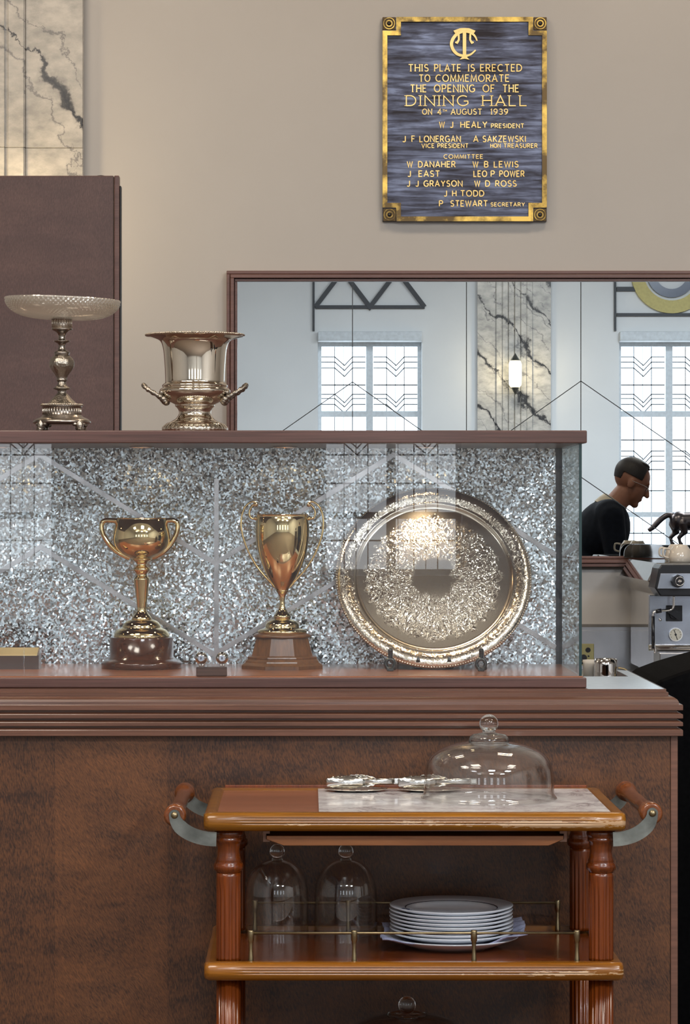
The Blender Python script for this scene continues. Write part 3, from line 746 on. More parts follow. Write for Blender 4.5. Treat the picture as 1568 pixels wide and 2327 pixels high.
lines = [
 (L1, 490, 549, .075, 1, [('THIS', 270, 444), ('PLATE', 502, 735), ('IS', 804, 857), ('ERECTED', 912, 1278)]),
 (L1, 582, 641, .075, 1, [('TO', 366, 460), ('COMMEMORATE', 514, 1166)]),
 (L1, 672, 734, .075, 1, [('THE', 288, 427), ('OPENING', 500, 858), ('OF', 934, 1036), ('THE', 1112, 1252)]),
 (L1, 768, 857, .055, 1, [('DINING', 250, 798), ('HALL', 932, 1322)]),
 (L1, 887, 934, .08, 1, [('ON', 394, 477), ('4', 530, 568), ('AUGUST', 650, 922), ('1939', 1003, 1154)]),
 (L1, 892, 910, .11, 0, [('TH', 574, 610)]),
 (L2, 60, 111, .09, 0, [('W', 545, 590), ('J', 642, 672), ('HEALY', 735, 968)]),
 (L2, 78, 114, .10, 0, [('PRESIDENT', 1008, 1298)]),
 (L2, 187, 239, .085, 0, [('J', 218, 250), ('F', 299, 325), ('LONERGAN', 370, 733), ('A', 850, 890), ('SAKZEWSKI', 933, 1313)]),
 (L2, 256, 291, .10, 0, [('VICE', 387, 498), ('PRESIDENT', 530, 801), ('HON', 1002, 1088), ('TREASURER', 1120, 1418)]),
 (L2, 353, 388, .09, 0, [('COMMITTEE', 585, 932)]),
 (L2, 414, 465, .09, 0, [('W', 258, 304), ('DANAHER', 358, 686), ('W', 844, 890), ('B', 947, 980), ('LEWIS', 1034, 1247)]),
 (L2, 498, 549, .09, 0, [('J', 264, 298), ('EAST', 362, 546), ('LEO', 852, 967), ('P', 1006, 1040), ('POWER', 1083, 1301)]),
 (L2, 586, 636, .09, 0, [('J', 257, 290), ('J', 334, 367), ('GRAYSON', 407, 748), ('W', 860, 906), ('D', 957, 993), ('ROSS', 1047, 1230)]),
 (L2, 674, 724, .09, 0, [('J', 587, 620), ('H', 662, 694), ('TODD', 735, 941)]),
 (L2, 764, 814, .09, 0, [('P', 545, 580), ('STEWART', 646, 973)]),
 (L2, 782, 814, .10, 0, [('SECRETARY', 1004, 1305)]),
]
for fn, va, vb, wt, serif, ws in lines:
    for s, a, b in ws:
        mb = MB(); word(mb, s, U(a), U(b), fn(va), fn(vb), wt, serif)
        mb.build('lettering', M['letter'], pl)
# interlaced monogram
mg = MB(); ya, yb = WY - 0.028, WY - 0.017
def uv(u, v): return px2(U(u), L1(v))
cpts = [(880, 280), (862, 240), (825, 208), (770, 195), (715, 210), (672, 252), (652, 305), (668, 360), (708, 400), (768, 414), (822, 402), (868, 362)]
cp_ = spline([(u, v, 0) for u, v in cpts], 5); nn = len(cp_) - 1
mg.ribbon([uv(p.x, p.y) for p in cp_], [(1.3 + 2.3 * math.sin(math.pi * i / nn) ** 0.8) * q for i in range(nn + 1)], ya, yb)
mg.ribbon([uv(768, 200), uv(768, 425)], 3.9 * q, ya - 0.002, yb)
mg.prism_xz([uv(*p) for p in [(752, 418), (784, 418), (812, 448), (768, 440), (724, 448)]], ya - 0.001, yb)
for s in (-1, 1):
    mg.prism_xz([uv(768 + s * u, v) for u, v in [(0, 166), (40, 168), (98, 190), (84, 214), (50, 192), (0, 188)]], ya - 0.001, yb)
    mg.ribbon([uv(768 + s * u, v) for u, v in [(62, 195), (52, 225), (50, 270), (66, 298), (82, 292)]], [2.2 * q, 2.2 * q, 2.2 * q, 2.4 * q, 1.8 * q], ya - 0.0005, yb + 0.0002)
mg.build('monogram', M['letter'], pl)

# ------------------------------------------------------------------ wall mirror
D = 10.36
mr = thing('wall_mirror', 'long wooden framed mirror with chevron lines under the bronze plaque', 'mirror', (X(1100, D), WY, Z(1290, D)))
xl, xr_, zt, zb = X(515, D), X(1900, D), Z(615, D), Z(1288, D)
MB().box(xl + 0.03, xr_ - 0.03, WY - 0.022, WY, zb + 0.03, zt - 0.03).build('mirror_glass', M['mirror'], mr)
fr = MB(); t = 25 * D / F
for k, (a, b, d) in enumerate(((0, 0.34, 0.040), (0.34, 0.72, 0.048), (0.72, 1.0, 0.036))):
    a *= t; b *= t; b -= 0.0015
    fr.box(xl + a, xr_ - a, WY - d, WY, zt - b, zt - a, 0.002); fr.box(xl + a, xr_ - a, WY - d, WY, zb + a, zb + b, 0.002)
    fr.box(xl + a, xl + b, WY - d, WY, zb + b, zt - b, 0.002); fr.box(xr_ - b, xr_ - a, WY - d, WY, zb + b, zt - b, 0.002)
fr.build('frame', M['frame_wood'], mr)
gy0, gy1 = WY - 0.0235, WY - 0.0218; gw = 1.0 * D / F
for pts in ([(801, 641), (801, 1262)], [(1060, 641), (1060, 1262)], [(1320, 641), (1320, 1262)],
            [(541, 1050), (801, 868), (1060, 1050), (1320, 866), (1580, 1046), (1838, 866)],
            [(541, 1266), (801, 1084), (1060, 1266)], [(1060, 1266), (1320, 1084), (1580, 1263)]):
    MB().ribbon([px2(a, b, 10.377) for a, b in pts], gw, gy0, gy1).build('groove', M['groove'], mr)

# ------------------------------------------------------------------ tall wood partition on the left
D = 8.6
pt = thing('wood_partition', 'tall dark wood partition panel left, below the marble pilaster', 'partition', (X(100, D), D, 0))
MB().box(X(-420, D), X(258, D), D, D + 0.04, 0, Z(399, D), 0.003).build('panel', M['partition'], pt)
MB().box(X(259.5, D), X(271, D), D - 0.004, D + 0.045, 0, Z(399, D), 0.003).build('edge_trim', M['frame_wood'], pt)
MB().box(X(271.2, D), X(274.5, D), D + 0.012, D + 0.05, 0, Z(421, D), 0.002).build('metal_edge', M['iron'], pt)
MB().lathe([(0.012, Z(399, D)), (0.012, Z(397.6, D)), (0.005, Z(396.6, D))], X(228, D), D + 0.02, 16).build('screw_cap', M['black'], pt)

# ------------------------------------------------------------------ bar counter
ct = thing('bar_counter', 'long mahogany bar counter with a reeded moulding behind the trolley', 'counter', (-0.3, 6.14, 0))
LX = -1.45
MB().box(LX, 0.8145, 6.135, 6.60, 0, 1.0).build('front_panel', M['panel'], ct)
MB().box(0.8152, 0.831, 6.132, 6.86, 0, 1.0, 0.001).build('end_post', M['post'], ct)
y0, xr0 = 6.14, 0.806
zz = lambda py: Z(py, 6.13)
prof = [(0.0, 1566.5), (0.0, 1572.5), (0.0015, 1573.6), (0.004, 1574), (0.004, 1582.5), (0.009, 1583), (0.0145, 1585), (0.0195, 1589), (0.022, 1594), (0.0225, 1599.5), (0.0285, 1600), (0.0295, 1601.5), (0.0295, 1612), (0.0285, 1613),
        (0.019, 1613.5), (0.019, 1618), (0.0285, 1621.5), (0.0295, 1623), (0.0295, 1630.5), (0.0285, 1631.5), (0.019, 1632), (0.019, 1636), (0.0285, 1639.5), (0.0295, 1641), (0.0295, 1648), (0.0285, 1649), (0.019, 1649.5), (0.019, 1653.5),
        (0.0285, 1657), (0.0295, 1658.5), (0.0295, 1670.5), (0.028, 1671.5), (0.0, 1671.8)]
mo = MB(); prev = None
for o_, py in prof:
    z = zz(py)
    ring = [mo.bm.verts.new(p) for p in ((LX, y0 - o_, z), (xr0 + o_ * 1.15, y0 - o_, z), (xr0 + o_ * 1.15, 6.88, z))]
    if prev:
        for i in (0, 1): mo.face([prev[i], prev[i + 1], ring[i + 1], ring[i]])
    prev = ring
mo.build('moulding', M['moulding'], ct)
CTZ = 1.1004
MB().box(LX, X(1333, 6.19), 6.141, 6.633, CTZ - 0.05, CTZ, 0.001).build('ledge', M['moulding'], ct)
tp = MB().box(X(1333, 6.19) + 0.0005, 0.8055, 6.141, 6.633, CTZ - 0.05, CTZ, 0.001).box(0.779, 0.8055, 6.633, 6.884, CTZ - 0.001, CTZ)
tag(tp.build('countertop', M['counter_steel']), 'pale grey countertop on the mahogany bar, showing right of the case', 'countertop')
MB().box(0.779, 0.8055, 6.635, 6.884, 1.0, CTZ - 0.0015).build('return_board', M['case_wood'], ct)

# ------------------------------------------------------------------ display case
D = 6.19
ZF, ZS = 1.1271, 1.6563        # shelf and soffit
CZT = 1.6852
CR = X(1334, D)
case = thing('display_case', 'glass trophy display case with wooden top board, standing on the bar counter', 'display case', (-0.2, 6.42, CTZ))
CLX = -1.30; CB = 6.70
MB().box(CLX, CR, 6.19, CB + 0.03, ZS, CZT, 0.0025).build('top_board', M['case_wood'], case)
MB().box(CLX, CR - 0.001, 6.19, CB + 0.03, CTZ + 0.0004, ZF - 0.003, 0.0025).build('base_board', M['case_wood'], case)
MB().box(CLX + 0.01, CR - 0.009, 6.198, CB, ZF - 0.003, ZF).build('case_floor', M['case_floor'], case)
CBX = X(1322, 6.2)
MB().box(CLX + 0.02, CBX - 0.005, CB, CB + 0.012, ZF, ZS).build('back_panel', M['mottled'], case)
pq = lambda a, b: (X(a, CB), Z(b, CB))
hw = 5.2 * CB / F
for bi, pts in enumerate(([(-313, 1280), (90, 1033), (489, 1280), (895, 1033), (1262, 1261)], [(-313, 1490), (92, 1243), (487, 1487), (895, 1243), (1262, 1471)], [(492, 1088), (492, 1500)])):
    MB().ribbon([pq(*p) for p in pts], hw, CB - 0.004 - 0.0004 * bi, CB).build('bevel_strip', M['strip'], case)
MB().box(X(1263, CB), X(1277, CB), CB - 0.003, CB, ZF, ZS).build('dark_edge_strip', M['strip_dark'], case)
gx = [-1.22, X(54.5, 6.205), X(481.3, 6.205), X(904.6, 6.205), CBX - 0.0065]
for a, b in zip(gx[:-1], gx[1:]):
    MB().box(a + 0.0008, b - 0.0008, 6.203, 6.209, ZF + 0.0005, ZS - 0.0005).build('glass_pane', M['pane'], case)
sp = MB().box(CBX - 0.006, CBX, 6.203, CB - 0.004, ZF + 0.0005, ZS - 0.0005).build('side_glass', M['pane'], case)
MB().box(CBX - 0.0062, CBX + 0.0002, 6.2005, 6.2028, ZF + 0.0005, ZS - 0.0005).build('glass_edge', M['glass_edge'], case)
for px in (-330, -3, 322, 648, 971):
    cx, cy = X(px, 6.50), 6.50
    ring = MB().lathe([(0.018, ZS), (0.030, ZS), (0.029, ZS - 0.004), (0.020, ZS - 0.005), (0.018, ZS)], cx, cy, 32, closed=False).build('downlight', M['chrome'], case)
    MB().lathe([(0.0, ZS - 0.0012), (0.0165, ZS - 0.001)], cx, cy, 24, closed=False).build('bulb', M['bulb'], ring)
    l = bpy.data.lights.new('downlight_spot', 'SPOT'); l.energy = 4.5; l.color = (1.0, 0.78, 0.52); l.spot_size = R(85); l.spot_blend = 0.7; l.shadow_soft_size = 0.016
    lo = bpy.data.objects.new('downlight_spot', l); C.objects.link(lo); lo.location = (cx, cy, ZS - 0.012)
# lock block with two round locks, standing on the case floor at the pane joint
Dk = 6.20
bx0, bx1 = X(446, Dk), X(516, Dk); bz = Z(1515, Dk)
lb = MB().box(bx0, bx1, 6.194, 6.2025, ZF, bz, 0.0015).build('lock_block', M['dark_block'], case)
for px in (457.5, 505):
    cx, cz = X(px, Dk), Z(1495, Dk)
    k = MB().ball((cx, 6.196, cz), 0.0142, 32, 20)
    k.lathe([(0.0025, bz - 0.001), (0.0025, bz + 0.008)], cx - 0.003, 6.197, 10).lathe([(0.0025, bz - 0.001), (0.0025, bz + 0.008)], cx + 0.003, 6.197, 10)
    ko = k.build('lock_ball', M['chrome'], case)
    b = bmesh.new(); bmesh.ops.create_cone(b, cap_ends=True, segments=24, radius1=0.0068, radius2=0.0068, depth=0.003)
    kk = MB(); kk.merge(b, Matrix.Translation((cx, 6.1823, cz)) @ Matrix.Rotation(R(90), 4, 'X')); kk.build('lock_face', M['steel_blue'], ko)
    MB().ball((cx, 6.1806, cz + 0.001), 0.0016, 10, 8, None, (1, 0.4, 1)).box(cx - 0.0007, cx + 0.0007, 6.1801, 6.181, cz - 0.0035, cz).build('keyhole', M['black'], ko)

# ------------------------------------------------------------------ objects in the case
def lp(data, c, u_s, v0, s, D, zfix=None):
    """profile in zoomed-photo units -> (r, z) metres at depth D"""
    return [(r / s * D / F, Z(v0 + v / s, D)) for v, r in data]
# wide two-handled trophy
D = 6.52; s = 5.967; cx = X(322, D)
dz = ZF - Z(1150 + 2215 / s, D)
P1 = lambda data: [(r, z + dz) for r, z in lp(data, 0, 0, 1150, s, D)]
t1 = thing('trophy_cup', 'gold trophy cup with broad angular handles on a round dark plinth', 'trophy', (cx, D, ZF))
bowl = P1([(735, 120), (725, 160), (700, 215), (660, 278), (600, 337), (540, 374), (480, 390), (420, 394), (350, 387), (270, 368), (220, 352), (192, 342), (184, 345), (180, 342), (184, 335), (260, 352), (400, 378), (560, 350), (680, 220), (720, 60)])
bl = MB().lathe(smooth_prof(bowl, 3) + [(0, bowl[-1][1])], cx, D, 96).build('bowl', M['gold'], t1)
stem = P1([(1562, 140), (1540, 138), (1500, 110), (1470, 82), (1440, 66), (1412, 62), (1380, 66), (1022, 106), (1012, 108), (1000, 106), (985, 94), (962, 74), (945, 70), (925, 82), (905, 100), (880, 117), (860, 112), (840, 88), (820, 68), (800, 68), (780, 86), (762, 108), (750, 126), (738, 128), (730, 100)])
MB().lathe(stem, cx, D, 64).build('stem', M['gold'], t1)
foot = P1([(1806, 372), (1790, 380), (1770, 378), (1740, 366), (1712, 348), (1688, 322), (1672, 285), (1664, 262), (1650, 264), (1625, 250), (1600, 234), (1575, 205), (1560, 165), (1556, 120)])
MB().lathe(foot, cx, D, 96).build('foot', M['gold'], t1)
pln = P1([(2215, 545), (2150, 550), (2135, 546), (2120, 530), (2104, 505), (2092, 470), (2078, 452), (2068, 448), (2064, 432), (1806, 432), (1796, 426), (1796, 0)])
MB().lathe([(0, pln[0][1])] + pln, cx, D, 96).build('plinth', M['plinth'], t1)
for sg in (-1, 1):
    path = [(405, 218), (330, 214), (262, 212), (212, 226), (188, 262), (186, 330), (206, 400), (250, 480), (300, 548), (360, 608), (430, 660), (520, 706), (570, 722)]
    pts = [(cx + sg * (728 - u) * (0.90 if sg > 0 else 1.0) / s * D / F, D, Z(1150 + v / s, D) + dz) for u, v in path]
    MB().tube(spline(pts, 4), 0.0062, 12, flat=0.0095, up=(0, 1, 0)).build('handle', M['gold'], t1)

# tall slender trophy
s = 4.474; D = 6.52; cx = X(641.5, D)
dz = ZF - Z(1060 + 2075 / s, D)
P2 = lambda data: [(r, z + dz) for r, z in lp(data, 0, 0, 1060, s, D)]
t2 = thing('trophy_cup', 'tall slender gold trophy with thin wire handles on an octagonal wooden plinth', 'trophy', (cx, D, ZF))
body = P2([(1285, 60), (1268, 68), (1230, 92), (1190, 120), (1150, 146), (1100, 174), (1050, 197), (980, 224), (900, 247), (800, 266), (700, 275), (620, 275), (560, 268), (530, 262), (518, 268), (513, 266), (518, 258), (620, 266), (800, 256), (1000, 208), (1180, 110)])
MB().lathe(smooth_prof(body, 3) + [(0, body[-1][1])], cx, D, 96).build('bowl', M['gold'], t2)
st = P2([(1575, 82), (1555, 88), (1540, 84), (1515, 64), (1485, 42), (1450, 31), (1410, 26), (1370, 28), (1340, 34), (1310, 50), (1295, 62), (1286, 64), (1278, 50)])
MB().lathe(smooth_prof(st, 3), cx, D, 48).build('stem', M['gold'], t2)
ft = P2([(1722, 246), (1700, 252), (1688, 244), (1676, 205), (1668, 176), (1655, 172), (1635, 172), (1612, 158), (1594, 132), (1580, 98), (1572, 80)])
MB().lathe(ft, cx, D, 96).build('foot', M['gold'], t2)
pz = P2([(1765, 280), (1758, 292), (1745, 295), (1735, 286), (1728, 280), (1722, 265)])
pb = MB().lathe([(0, pz[0][1])] + pz + [(0, pz[-1][1])], cx, D, 96)
k8 = 1 / math.cos(R(22.5))
o8 = P2([(2075, 415), (2040, 415), (2030, 405), (2010, 376), (1996, 372), (1988, 362), (1975, 352), (1965, 356), (1952, 352), (1945, 318), (1940, 310), (1768, 266), (1762, 250)])
pb.lathe([(0, o8[0][1])] + [(r * k8 * 0.985, z) for r, z in o8] + [(0, o8[-1][1])], cx, D, 8, smooth=False, phase=R(22.5))
pb.build('plinth', M['plinth2'], t2)
for sg in (-1, 1):
    def hp(path): return [(cx + sg * (u - 991) / s * D / F * -1, D, Z(1060 + v / s, D) + dz) for u, v in path]
    h = MB().tube(spline(hp([(925, 1262), (900, 1236), (850, 1180), (790, 1115), (725, 1030), (660, 920), (610, 800), (582, 700), (572, 600), (582, 510), (612, 440), (650, 398), (690, 383), (722, 395), (730, 415)]), 5), 0.0024, 10)
    h.tube(spline(hp([(722, 400), (690, 425), (665, 460), (656, 505), (668, 545), (700, 556), (735, 548)]), 5), 0.0026, 10)
    h.ball(hp([(722, 415)])[0], 0.0052, 16, 10).ball(hp([(718, 553)])[0], 0.005, 16, 10)
    h.build('handle', M['gold2'], t2)

# round engraved tray leaning on a black stand
TD = 6.47; Rr = 0.2350
tilt = R(24.5)
tray_c = Vector((X(987, TD + 0.03), TD + 0.075, Z(1313, TD + 0.06)))
tr = tag(bpy.data.objects.new('serving_tray', None), 'round engraved silver tray leaning upright on a black stand', 'tray'); C.objects.link(tr)
def tray_fn(a, t, r, z): return r, z
prof = [(0.0, 0.0), (0.05, 0.0), (0.12, 0.0), (0.180, 0.0), (0.186, 0.001), (0.190, 0.0055), (0.193, 0.0075), (0.196, 0.0065), (0.201, 0.009), (0.211, 0.0135), (0.221, 0.0145), (0.229, 0.011), (Rr, 0.004), (Rr - 0.001, 0.000), (0.2, 0.004), (0.18, -0.005), (0.1, -0.005), (0, -0.005)]
mb = MB().lathe([(r, z) for r, z in prof], 0, 0, 160)
bmesh.ops.rotate(mb.bm, verts=mb.bm.verts[:], cent=(0, 0, 0), matrix=Matrix.Rotation(R(90), 3, 'X'))   # faces -y
to = mb.build('tray_dish', M['tray'], tr)
bd = MB()
for k in range(230):
    a = 2 * math.pi * k / 230; rr = Rr - 0.0024
    bd.ball((rr * math.cos(a), -0.0062, rr * math.sin(a)), 0.0028, 8, 6)
bd.build('beaded_edge', M['bead'], tr)
tr.location = tray_c; tr.rotation_euler = (-tilt, 0, 0)

ps = thing('plate_stand', 'black carved wooden stand under the silver tray', 'stand', (X(990, 6.45), 6.45, ZF))
def scroll(px, y, py_top, big):
    cx = X(px, y); b = MB(); rad = 0.0105 if big else 0.0085; zc = ZF + rad + 0.006
    b.tube([(cx + rad * math.cos(R(t)), y, zc + rad * 1.15 * math.sin(R(t))) for t in range(0, 360, 20)], 0.0048, 8, flat=0.007, up=(0, 1, 0), closed=True)
    b.box(cx - 0.008, cx + 0.008, y - 0.008, y + 0.008, ZF, ZF + 0.007, 0.002)
    b.ball((cx + 0.008, y, zc + 0.006), 0.005, 10, 8).ball((cx - 0.009, y, zc - 0.004), 0.005, 10, 8).ball((cx + 0.010, y, zc - 0.010), 0.0045, 10, 8)
    zt = Z(py_top, y)
    b.tube(spline([(cx, y, zc + rad), (cx + 0.001, y, zt - 0.012), (cx, y - 0.002, zt)], 4), [0.006] * 8 + [0.0045], 8)
    return b
for px, y, pt_, big in ((886.5, 6.392, 1474, 1), (1093, 6.392, 1474, 1), (948, 6.50, 1505, 0), (1018, 6.50, 1505, 0)):
    scroll(px, y, pt_, big).build('foot', M['black_lacquer'], ps)
MB().box(X(884, 6.40), X(1095, 6.40), 6.47, 6.478, Z(1496, 6.47), Z(1488, 6.47), 0.002).build('cross_bar', M['black_lacquer'], ps)
MB().tube([(X(948, 6.5), 6.44, ZF + 0.020), (X(948, 6.5), 6.63, ZF + 0.17)], 0.005, 8).tube([(X(1018, 6.5), 6.44, ZF + 0.020), (X(1018, 6.5), 6.63, ZF + 0.17)], 0.005, 8).build('back_strut', M['black_lacquer'], ps)

# small block with sloping brass plate at the left end
D = 6.47
bk = thing('desk_block', 'small dark wooden block with a sloping brass plate, far left in the case', 'block', (X(20, D), D, ZF))
bx0, bx1 = X(-70, D), X(88, D); zb1 = Z(1489, D); zb2 = Z(1472, D + 0.045)
mb = MB(); pf = [(D, ZF), (D + 0.06, ZF), (D + 0.06, zb2), (D + 0.045, zb2), (D, zb1)]
A = [mb.bm.verts.new((bx0, a, b)) for a, b in pf]; B = [mb.bm.verts.new((bx1, a, b)) for a, b in pf]
mb.face(A); mb.face(list(reversed(B)))
for i in range(5): mb.face([A[i], A[(i + 1) % 5], B[(i + 1) % 5], B[i]])
mb.build('block_body', M['dark_block'], bk)
mb = MB(); e = 0.0012
q4 = [(D - 0.001, zb1), (D + 0.044, zb2 - 0.0005)]
vs = [mb.bm.verts.new(p) for p in ((bx0, q4[0][0], q4[0][1] + e), (bx1 - 0.004, q4[0][0], q4[0][1] + e), (bx1 - 0.004, q4[1][0], q4[1][1] + e), (bx0, q4[1][0], q4[1][1] + e),
      (bx0, q4[0][0], q4[0][1] - e), (bx1 - 0.004, q4[0][0], q4[0][1] - e), (bx1 - 0.004, q4[1][0], q4[1][1] - e), (bx0, q4[1][0], q4[1][1] - e))]
for f in ((0, 1, 2, 3), (7, 6, 5, 4), (0, 4, 5, 1), (1, 5, 6, 2), (2, 6, 7, 3), (3, 7, 4, 0)): mb.face([vs[i] for i in f])
mb.build('brass_plate', m_metal('brushed_brass', (0.85, 0.66, 0.34), 0.35, 0.15, 120), bk)

# ------------------------------------------------------------------ things on the case top
D = 6.36; s = 5.227; cx = X(443, D)
P3 = lambda data: [(r, z) for r, z in lp(data, 0, 0, 740, s, D)]
ib = thing('ice_bucket', 'polished silver urn shaped ice bucket standing on the display case top', 'ice bucket', (cx, D, CZT))
pr = P3([(1215, 388), (1208, 386), (1200, 372)])
body = P3([(1150, 300), (1140, 288), (1110, 235), (1075, 205), (1040, 190), (1005, 196), (975, 215), (958, 236), (940, 234), (930, 250), (905, 300), (870, 352), (830, 396), (795, 416), (765, 418), (748, 402), (735, 380), (722, 388), (708, 388), (692, 372), (680, 354), (640, 352), (520, 357), (380, 366), (290, 376), (230, 390), (190, 408), (165, 440), (145, 505), (132, 570), (122, 586), (112, 584), (118, 560), (135, 480), (160, 430), (220, 380), (400, 355), (640, 340), (670, 300)])
MB().lathe(smooth_prof(body, 2) + [(0, body[-1][1])], cx, D, 128).build('body', M['silver'], ib)
base = P3([(1215, 390), (1206, 384), (1195, 374), (1170, 350), (1152, 322), (1145, 296)])
def gad(a, t, r, z): return r * (1 + 0.012 * math.sin(40 * a) * math.sin(math.pi * min(1, t * 1.2))), z
zb_ = base[0][1]
MB().lathe([(0, CZT), (base[0][0], CZT)] + smooth_prof(base, 3), cx, D, 240, gad).build('foot', M['silver'], ib)
bd = MB(); rr = 580 / s * D / F; zr = Z(740 + 114 / s, D)
for k in range(120):
    a = 2 * math.pi * k / 120; bd.ball((cx + rr * math.cos(a), D + rr * math.sin(a), zr), 0.0030, 8, 6, None, (1, 1, 0.8))
bd.build('beaded_rim', M['bead'], ib)
for sg in (-1, 1):
    def q3(u, v, dy): return (cx + sg * (748 - u) / s * D / F, D + dy, Z(740 + v / s, D))
    path = [q3(430, 905, -0.030), q3(350, 855, -0.032), q3(270, 808, -0.032), q3(200, 765, -0.030), q3(158, 728, -0.022), q3(140, 708, 0), q3(158, 728, 0.022), q3(200, 765, 0.030), q3(270, 808, 0.032), q3(350, 855, 0.032), q3(430, 905, 0.030)]
    sp_ = spline(path, 4)
    h = MB().tube(sp_, [0.0052 + 0.0012 * math.sin(i * 1.7) for i in range(len(sp_))], 10)
    for dy in (-0.030, 0.030):
        for u, v, r_ in ((385, 880, 0.011), (345, 850, 0.009), (400, 905, 0.010), (360, 800, 0.007)): h.ball(q3(u, v, dy), r_, 12, 8, None, (0.9, 1.2, 0.8))
    h.build('handle', M['silver_chased'], ib)

D = 6.34; s = 5.407; cx = X(140.6, D)
dzc = CZT - Z(640 + 1805 / s, D)
P4 = lambda data: [(r, z + dzc) for r, z in lp(data, 0, 0, 640, s, D)]
cp = thing('centrepiece', 'tarnished silver pedestal centrepiece carrying an oval cut glass bowl', 'centrepiece', (cx, D, CZT))
up = P4([(866, 92), (850, 88), (832, 100), (818, 96), (800, 60), (780, 46), (745, 40), (720, 48), (705, 66), (690, 104), (682, 104), (672, 56), (655, 42), (620, 44), (590, 56), (570, 76), (555, 100), (545, 134), (530, 130), (520, 120), (405, 120), (400, 148), (390, 150), (385, 60)])
MB().lathe(up, cx, D, 64).build('stem', M['silver_dark'], cp)
kn = P4([(1180, 55), (1165, 66), (1150, 62), (1130, 66), (1090, 86), (1050, 115), (1010, 138), (970, 149), (930, 146), (895, 126), (870, 100), (862, 85)])
def chase(a, t, r, z): return r * (1 + 0.045 * math.cos(6 * a) * math.sin(math.pi * t)), z
MB().lathe(smooth_prof(kn, 3), cx, D, 96, chase).build('knop', M['silver_chased'], cp)
lo_ = P4([(1470, 200), (1450, 178), (1420, 145), (1390, 116), (1350, 82), (1330, 62), (1318, 50), (1290, 56), (1282, 72), (1272, 104), (1262, 104), (1250, 82), (1225, 60), (1200, 50), (1178, 52)])
MB().lathe(lo_, cx, D, 96, lambda a, t, r, z: (r * (1 + 0.03 * math.cos(8 * a) * max(0, 1 - t * 2)), z)).build('lower_stem', M['silver_chased'], cp)
ba = P4([(1705, 330), (1695, 352), (1672, 356), (1655, 338), (1640, 315), (1615, 258), (1600, 248), (1590, 232), (1510, 234), (1500, 246), (1490, 250), (1472, 252), (1465, 240), (1460, 180)])
MB().lathe([(0, ba[0][1])] + ba + [(0, ba[-1][1])], cx, D, 96).build('base_drum', M['silver_dark'], cp)
gl = MB(); bdm = MB()
za, zb_ = P4([(1585, 0), (1515, 0)]); rr = 236 / s * D / F; r2 = 250 / s * D / F; zrr = P4([(1470, 0)])[0][1]
for k in range(40):
    a = 2 * math.pi * k / 40
    gl.box(-0.0011, 0.0011, -0.0008, 0.0008, za[1], zb_[1]) if False else gl.tube([(cx + rr * math.cos(a), D + rr * math.sin(a), za[1]), (cx + rr * math.cos(a), D + rr * math.sin(a), zb_[1])], 0.0012, 6)
for k in range(60):
    a = 2 * math.pi * k / 60; bdm.ball((cx + r2 * math.cos(a), D + r2 * math.sin(a), zrr), 0.0026, 8, 6)
gl.build('gallery_bars', m_metal('bright_silver', (0.72, 0.66, 0.58), 0.2), cp); gl = MB()
for k in range(22):
    a = 2 * math.pi * k / 22; r3 = 122 / s * D / F; zc1, zc2 = P4([(515, 0), (415, 0)])
    gl.tube([(cx + r3 * math.cos(a), D + r3 * math.sin(a), zc1[1]), (cx + r3 * math.cos(a), D + r3 * math.sin(a), zc2[1])], 0.0009, 6)
gl.build('collar_bars', bpy.data.materials['bright_silver'], cp); bdm.build('beading', M['bead'], cp)
for k, a in enumerate((20, 160, 200, 340)):
    a = R(a + 25 if a in (20, 200) else a - 25); rf = 330 / s * D / F
    u = Vector((math.cos(a), math.sin(a), 0))
    ztop = P4([(1690, 0)])[0][1]
    c0 = Vector((cx, D, 0))
    def fp(r, z): return c0 + u * r + Vector((0, 0, z))
    f = MB().tube(spline([fp(rf * 0.95, ztop), fp(rf * 1.02, ztop - 0.008), fp(rf * 0.96, CZT + 0.009), fp(rf * 1.04, CZT + 0.006), fp(rf * 1.16, CZT + 0.0055)], 5), [0.0105 - 0.00025 * i for i in range(21)], 10)
    t_ = Vector((-u.y, u.x, 0))
    for sg in (-1, 1): f.ball(fp(rf * 0.97, ztop - 0.004) + t_ * 0.012 * sg, 0.0062, 12, 8, None, (1, 1, 0.8))
    f.build('foot', M['silver_chased'], cp)
bw = MB(); zbm = P4([(420, 0)])[0][1]; zrm = P4([(180, 0)])[0][1]; H = zrm - zbm; RX = 717 / s * D / F
NB = 40; inner = []
def bowlfn(off):
    def fn(a, t, r, z):
        cutd = abs(math.sin(36 * a + t * 26)) + abs(math.sin(36 * a - t * 26))
        rr = r - off - (0.0022 * (1 - cutd / 2) * 2 if off == 0 else 0)
        zt_ = z
        if t > 0.85: zt_ = z + (t - 0.85) / 0.15 * 0.0028 * abs(math.sin(36 * a))
        ov = 0.018 * t * (math.cos(a) ** 2) * 0
        return max(rr, 0.001), zt_
    return fn
outer = []
for k in range(NB + 1):
    t = k / NB
    outer.append((RX * (0.22 + 0.78 * math.sin(t * math.pi / 2) ** 0.9), zbm + H * (1 - math.cos(t * math.pi / 2)) ** 1.15))
bw.lathe(outer, cx, D, 432, bowlfn(0), closed=True, sy=0.80)
bw.lathe([(r * 0.965, z + 0.003) for r, z in outer], cx, D, 144, None, closed=True, sy=0.80)
bmesh.ops.rotate(bw.bm, verts=bw.bm.verts[:], cent=(cx, D, zbm), matrix=Matrix.Rotation(R(2.0), 3, 'Y'))
bw.build('glass_bowl', M['cut'], cp)

